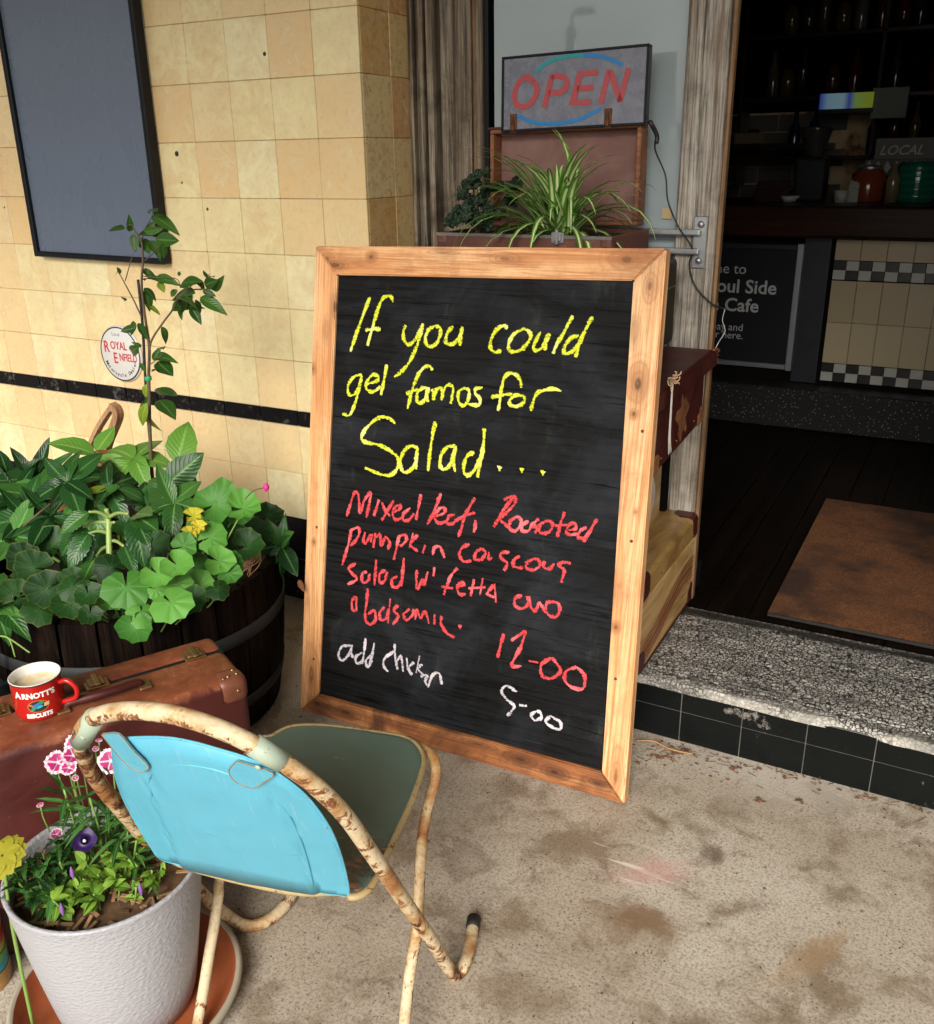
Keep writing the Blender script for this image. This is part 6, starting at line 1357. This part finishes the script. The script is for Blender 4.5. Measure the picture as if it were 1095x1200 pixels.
pn = ((CAM-c_).normalized()+Vector((0, 0, .5))).normalized(); xa = pn.orthogonal().normalized(); V = [c_-pn*.008-rl]
for q in range(1, 4):
    for k in range(20): a = 2*math.pi*k/20; r_ = .019*q/3*(1+.06*math.cos(5*a)*(q == 3)); V.append(c_-rl+(xa*math.cos(a)+pn.cross(xa)*math.sin(a))*r_+pn*(-.008+.010*(q/3)**.5+.0015*math.cos(5*a)*(q == 3)))
Fc = [(0, 1+k, 1+(k+1) % 20) for k in range(20)]+[(1+q*20+k, 1+q*20+(k+1) % 20, 21+q*20+(k+1) % 20, 21+q*20+k) for q in range(2) for k in range(20)]
mesh_obj('purple_flower', py_mesh('purple_flower', V, Fc, M['purple'], True), tl_)
mesh_obj('flower_throat', py_mesh('flower_throat', *lathe_geo([(.003, 0), (.002, .003), (.0002, .004)], 8), M['white_print'], True), tl_, Matrix.Translation(c_-rl-pn*.004))
for px, py, z in ((73, 1068, .33), (85, 1025, .35), (165, 1044, .33)):
    c_ = pp(px, py, z); mesh_obj('violet_bud', py_mesh('violet_bud', *lathe_geo([(.0005, -.010), (.0035, 0), (.003, .008), (.0005, .016)], 8), flat('violet', (.22, .10, .32)), True), tl_, Matrix.Translation(c_-rl))
# yellow flower at the left edge and striped tin
c_ = pp(3, 1003, .40); t = thing('yellow_flower', 'large round yellow flower cut by the left edge beside the white pot', 'flower', Vector((c_.x, c_.y, PH)))
tube('flower_stalk', [(-.03, 0, -.28), (-.02, 0, -.05), (0, 0, c_.z-PH-.006)], .003, M['stem'], t, 6)
for k in range(14):
    a = k*2*math.pi/14; V, Fc, uv = leaf_blade(.036, .034, .1, .2); me = py_mesh('petal', V, Fc, M['yellow'], True)
    mesh_obj('petal', me, t, Matrix.Translation((0, 0, c_.z-PH)) @ Matrix.Rotation(.5, 4, 'X') @ Matrix.Rotation(a, 4, 'Z') @ Matrix.Translation((.002, 0, .001*(k % 2))))
P = onz(-22, 1150, 0); t = thing('striped_tin', 'small tin painted with rainbow stripes at the left edge below the yellow flower', 'tin', P)
cols = [(.45, .25, .08), (.40, .22, .05), (.02, .30, .40), (.10, .38, .10), (.45, .40, .05), (.45, .06, .03), (.48, .25, .05)]
lathe('tin_base', [(.0001, 0), (.052, 0)], M['galv'], t, 32)
for i, c_ in enumerate(cols): z0 = i*.018; lathe('painted_band', [(.052+.0008*(i % 2), z0+.0004), (.053+.0008*(i % 2), z0+.009), (.052+.0008*(i % 2), z0+.0176)], flat('band_%d' % i, c_, .4), t, 32)
lathe('tin_rim', [(.052, .126), (.055, .128), (.052, .131), (.049, .128), (.049, .05)], M['galv'], t, 32)

#====================================================================== CHAIR
s_ = Vector((.98, .19, 0)).normalized(); g_ = Vector((-s_.y, s_.x, 0)); O_ = Vector((-.856, 1.07, 0))
ch = thing('blue_metal_chair', 'small vintage metal chair with blue back, grey green seat and rusty cream tube frame', 'chair'); ch.matrix_basis = basis(O_, s_, g_, (0, 0, 1))
Ci = ch.matrix_basis.inverted()
n1 = s_.cross(Vector((0, 0, 1))-g_*.52).normalized()
def tb(px, py): return Ci @ onpl(px, py, O_, n1)
RTu = .0118
loop = [(-.262, 0), ]
pL = [tb(*q) for q in ((255, 1064), (225, 1036), (185, 998), (150, 958), (122, 925), (104, 898), (95, 872), (97, 855), (108, 843), (125, 836), (150, 833), (178, 834), (205, 838), (240, 848), (275, 862), (310, 880), (345, 902), (380, 930), (408, 960), (432, 995), (455, 1028), (480, 1065), (505, 1100))]
footR = [Ci @ onz(532, 1142, .012), Ci @ onz(543, 1133, .011), Ci @ onz(551, 1108, .012), Ci @ onz(555, 1082, .014)]
footL = [Ci @ onz(346, 1040, .014), Ci @ onz(335, 1060, .012), Ci @ onz(312, 1080, .012), Ci @ onz(285, 1084, .012)]
tube('back_frame_tube', footL+pL+footR[:4], RTu, M['rust_tube'], ch, 14, 5)
for f_ in (footR[-2:], footL[:2][::-1]):
    d = (f_[1]-f_[0]).normalized(); e = f_[1]; tube('rubber_foot', [e-d*.014, e-d*.002, e+d*.012, e+d*.014], (lambda u_: RTu+.0016 if u_ < .9 else RTu-.002), M['rubber'], ch, 14, 0)
# seat
SZ = .375
def st_(px, py, z=SZ): p = Ci @ onz(px, py, z); return Vector((p.x, p.y, 0))
out = [st_(*q) for q in ((318, 862), (340, 851), (370, 849), (405, 852), (440, 857), (470, 862), (486, 870), (495, 886), (492, 905), (480, 938), (465, 970), (450, 1003), (440, 1025), (428, 1040), (412, 1046), (395, 1040))]
L0 = [Vector((-.155, -.235, 0)), Vector((-.178, -.20, 0)), Vector((-.188, -.10, 0)), Vector((-.196, .02, 0)), Vector((-.198, .09, 0))]
out = out+[Vector((0.03, -.240, 0)), ]+L0
cen = sum(out, Vector())/len(out); ring = smooth_path(out+[out[0]], 4)[:-1]
V, Fc = [], []; nr = len(ring)
for j, (f, z) in enumerate(((1.0, SZ-.012), (1.0, SZ-.002), (.975, SZ), (.93, SZ-.001), (.8, SZ-.004), (.5, SZ-.008), (.02, SZ-.010))):
    for p in ring: q = cen+(p-cen)*f; V.append((q.x, q.y, z))
for j in range(6):
    for k in range(nr): Fc.append((j*nr+k, j*nr+(k+1) % nr, (j+1)*nr+(k+1) % nr, (j+1)*nr+k))
Fc.append(tuple(range(nr))[::-1])
mesh_obj('seat', py_mesh('seat', V, Fc, M['seat'], True), ch)
rg = [Vector((cen.x+(p.x-cen.x)*1.012, cen.y+(p.y-cen.y)*1.012, SZ-.006)) for p in ring]; tube('seat_trim', rg+[rg[0], rg[1]], .0062, M['seat_trim'], ch, 8, 0)
# crossing leg tubes
n2 = s_.cross((g_*(.165+.27)+Vector((0, 0, .37))).normalized()).normalized(); O2 = O_+g_*(-.27)
def lg(px, py): return Ci @ onpl(px, py, O2, n2)
legR = [Ci @ onz(478, 868, SZ-.020), Ci @ onz(497, 878, SZ-.020), lg(509, 890), lg(510, 915), lg(503, 940), lg(496, 975), lg(493, 1010), lg(491, 1050), lg(489, 1090), lg(482, 1130), lg(477, 1170), lg(473, 1210), lg(471, 1235)]
tube('leg_tube', legR, .0098, M['rust_tube'], ch, 12, 5)
legL = [Vector((-.14, .14, SZ-.02)), Vector((-.185, .15, SZ-.025)), Vector((-.195, .10, .32)), lg(262, 1018), lg(256, 1050), lg(251, 1085), lg(245, 1120), lg(238, 1165), lg(232, 1200), lg(226, 1235)]
tube('leg_tube', legL, .0098, M['rust_tube'], ch, 12, 5)
eR, eL = legR[-1], legL[-1]
tube('floor_rail', [eR, Vector((eR.x, eR.y-.03, .012)), Vector((eL.x, eL.y-.03, .012)), eL], .0098, M['rust_tube'], ch, 12, 4)
tube('under_seat_bar', [Vector((-.18, -.10, SZ-.026)), Vector((.14, -.10, SZ-.026))], .007, M['rust_dark'], ch, 8, 0)
# pressed blue back
PB0 = Vector((0, -.358, .70)); pdz = Vector((0, .336, -1)).normalized()
Pw = O_+g_*PB0.y+Vector((0, 0, PB0.z)); pn_w = s_.cross(Vector((0, 0, 1))-g_*.336).normalized()
def bp_(px, py): return Ci @ onpl(px, py, Pw, pn_w)
plate = [(136, 868), (146, 861), (168, 857), (203, 856), (233, 861), (262, 870), (292, 881), (318, 895), (338, 910), (360, 931), (378, 956), (391, 980), (401, 1008), (408, 1036), (408, 1048), (396, 1046), (330, 1030), (262, 1016), (215, 1009), (197, 1007), (186, 1003), (178, 992), (164, 970), (150, 945), (140, 918), (136, 893)]
pts = smooth_path([bp_(*q) for q in plate]+[bp_(*plate[0])], 3)[:-1]
pnl = Vector((0, -1, -.336)).normalized()
def curve_(p):  # gentle backward bulge across the width
    u_ = (p.x+.02)/.17; return p+Vector((0, -1, 0))*(.016*(1-u_*u_))
bm = bmesh.new(); vs = [bm.verts.new(p) for p in pts]; bm.faces.new(vs); bmesh.ops.triangulate(bm, faces=bm.faces)
for _ in range(3): bmesh.ops.subdivide_edges(bm, edges=[e for e in bm.edges if e.calc_length() > .014], cuts=1, use_grid_fill=False); bmesh.ops.triangulate(bm, faces=bm.faces)
arch = [bp_(*q) for q in ((216, 1006), (203, 975), (190, 945), (183, 922), (182, 905), (190, 894), (205, 888), (224, 887), (250, 891), (275, 899), (300, 911), (322, 927), (340, 948), (352, 972), (362, 1000), (371, 1036))]
arch_s = smooth_path(arch, 4)
def inside(p, poly):
    c = False; j = len(poly)-1
    for i in range(len(poly)):
        if (poly[i].z > p.z) != (poly[j].z > p.z) and p.x < (poly[j].x-poly[i].x)*(p.z-poly[i].z)/(poly[j].z-poly[i].z)+poly[i].x: c = not c
        j = i
    return c
ext_poly = arch_s+[arch_s[-1]+Vector((0, 0, -.3)), arch_s[0]+Vector((0, 0, -.3))]
for v in bm.verts:
    dm = min((Vector((v.co.x-a.x, v.co.z-a.z)).length for a in arch_s)); ins = inside(v.co, ext_poly)
    sm = min(1, dm/.009); prs = (.0045*sm if ins else 0)-.0022*math.exp(-(dm/.005)**2)
    prs += noise.noise(v.co*22)*.0011+noise.noise(v.co*60+Vector((3, 1, 2)))*.0004
    v.co = curve_(v.co)+Vector((0, -1, -.3))*prs
me = bm_mesh(bm, 'backrest_plate', M['blue'], True); o = mesh_obj('backrest_plate', me, ch)
sm_ = o.modifiers.new('thick', 'SOLIDIFY'); sm_.thickness = .0022; sm_.offset = 0
rim_ = [curve_(p) for p in pts]; tube('plate_rim', rim_+[rim_[0], rim_[1]], .0017, painted('edge_blue', (.09, .42, .58), (.28, .13, .04), .56, .5), ch, 6, 0)
tube('pressed_bead', [curve_(a)+Vector((0, -.0008, 0)) for a in arch_s], .0022, M['blue'], ch, 8, 0)
# tabs wrapping the tube
def tabplate(name, q, off, mat):
    P = [curve_(bp_(*a))+pnl*off for a in q]; P = smooth_path(P+[P[0]], 3)[:-1]; c0 = sum(P, Vector())/len(P)
    V = [p for p in P]+[p-pnl*.0022 for p in P]; nn = len(P); Fc = [tuple(range(nn)), tuple(range(nn, 2*nn))[::-1]]+[(i, nn+i, nn+(i+1) % nn, (i+1) % nn) for i in range(nn)]
    mesh_obj(name, py_mesh(name, V, Fc, mat), ch); tube('tab_seam', P+[P[0]], .0009, M['rust_line'], ch, 5, 0)
tabplate('fixing_tab', ((128, 851), (150, 849), (168, 868), (184, 884), (184, 889), (176, 893), (162, 888), (148, 876)), .0075, M['blue'])
tabplate('fixing_tab', ((286, 880), (326, 896), (318, 905), (308, 911), (298, 910), (284, 902), (278, 890)), .0075, M['blue'])
def clamp(q0, q1, mat, rr=RTu+.0024):
    a, b = tb(*q0), tb(*q1); tube('tube_clamp', [a, (a+b)/2, b], rr, mat, ch, 16, 0)
clamp((95, 868), (111, 841), M['tab']); clamp((297, 873), (331, 893), M['tab'])
for q in ((104, 855), (308, 889)): 
    p = tb(*q)+pnl*.0135; rivet(ch, p, pnl, .0042, M['tab'])

#====================================================================== LEAF LITTER, STREET
SV, SF = [], []
def flake(p, r_):
    b = len(SV); n_ = rnd.randint(5, 7); a0 = rnd.uniform(0, 6)
    SV.append(p+Vector((0, 0, r_*.35)))
    for k in range(n_): a = a0+2*math.pi*k/n_; q = r_*rnd.uniform(.5, 1.2); SV.append(p+Vector((math.cos(a)*q, math.sin(a)*q*.7, rnd.uniform(-.2, .45)*r_)))
    for k in range(n_): SF.append((b, b+1+k, b+1+(k+1) % n_))
for i in range(190):
    u_ = rnd.random()**2.0; x = -.53+.95*u_+rnd.uniform(-.03, .03); y = YS-.010-abs(rnd.gauss(0, .020))-(abs(rnd.gauss(0, .05)) if u_ < .25 else 0)
    p_ = Vector((x, y, .0035))
    if rnd.random() < .45: flake(p_, rnd.uniform(.002, .008))
    else: d = Vector((rnd.gauss(0, 1), rnd.gauss(0, .4), rnd.uniform(-.1, .1))).normalized()*rnd.uniform(.003, .014); tube_geo([p_-d, p_+d], .0007, 4, SV, SF)
for px, py in ((940, 942), (862, 902), (890, 940), (770, 888), (790, 884), (800, 880)):
    c_ = onz(px, py, .002)
    for i in range(7): flake(c_+Vector((rnd.uniform(-.012, .012), rnd.uniform(-.008, .008), .0035)), rnd.uniform(.003, .009))
o = mesh_obj('leaf_litter', py_mesh('leaf_litter', SV, SF, simple('dead_leaf', (.15, .07, .028), .9, 0, .5, 90)))
tag(o, 'scattered dry brown leaf litter along the foot of the black tiled step', 'leaf litter', kind='stuff')
a_, b_ = onz(745, 868, .006), onz(812, 884, .008)
t = thing('dry_stick', 'short dry curved stick lying on the concrete below the step beside the chalkboard corner', 'stick', a_); tube('stick', [Vector((0, 0, 0)), (b_-a_)*.3+Vector((0, .01, .004)), (b_-a_)*.6, b_-a_], .0022, M['straw'], t, 6)
SV, SF = [], []
for i in range(420):
    p = Vector((rnd.uniform(-1.4, .7), rnd.uniform(.5, 2.0), .001)); s2 = rnd.uniform(.0008, .003); b = len(SV)
    SV += [p+Vector((s2, 0, 0)), p+Vector((-s2*.6, s2, 0)), p+Vector((-s2*.6, -s2, 0)), p+Vector((0, 0, s2*.8))]; SF += [(b, b+1, b+3), (b+1, b+2, b+3), (b+2, b, b+3)]
o = mesh_obj('grit', py_mesh('grit', SV, SF, simple('dark_grit', (.05, .035, .02), .9))); tag(o, 'fine dark grit and crumbs scattered over the concrete', 'grit', kind='stuff')
# street lamp seen mirrored in the shop window
lp = Vector((-5.43, 2*YG-13.09, 0)); t = thing('street_lamp', 'street lamp across the road, seen only as a reflection in the shop window', 'street lamp', lp)
tube('pole', [(0, 0, 0), (0, 0, 1.5), (0, 0, 2.86)], .07, M['dark_iron'], t, 12, 0); lathe('pole_collar', [(.065, 2.88), (.075, 2.90), (.075, 3.0), (.05, 3.02)], M['black'], t, 12)
tube('arm', [(0, 0, 2.98), (.02, 0, 3.16), (.14, 0, 3.20)], .025, M['black'], t, 8); box('lamp_head', .06, .34, -.09, .09, 3.15, 3.24, M['black'], t, bev=.04, seg=3)
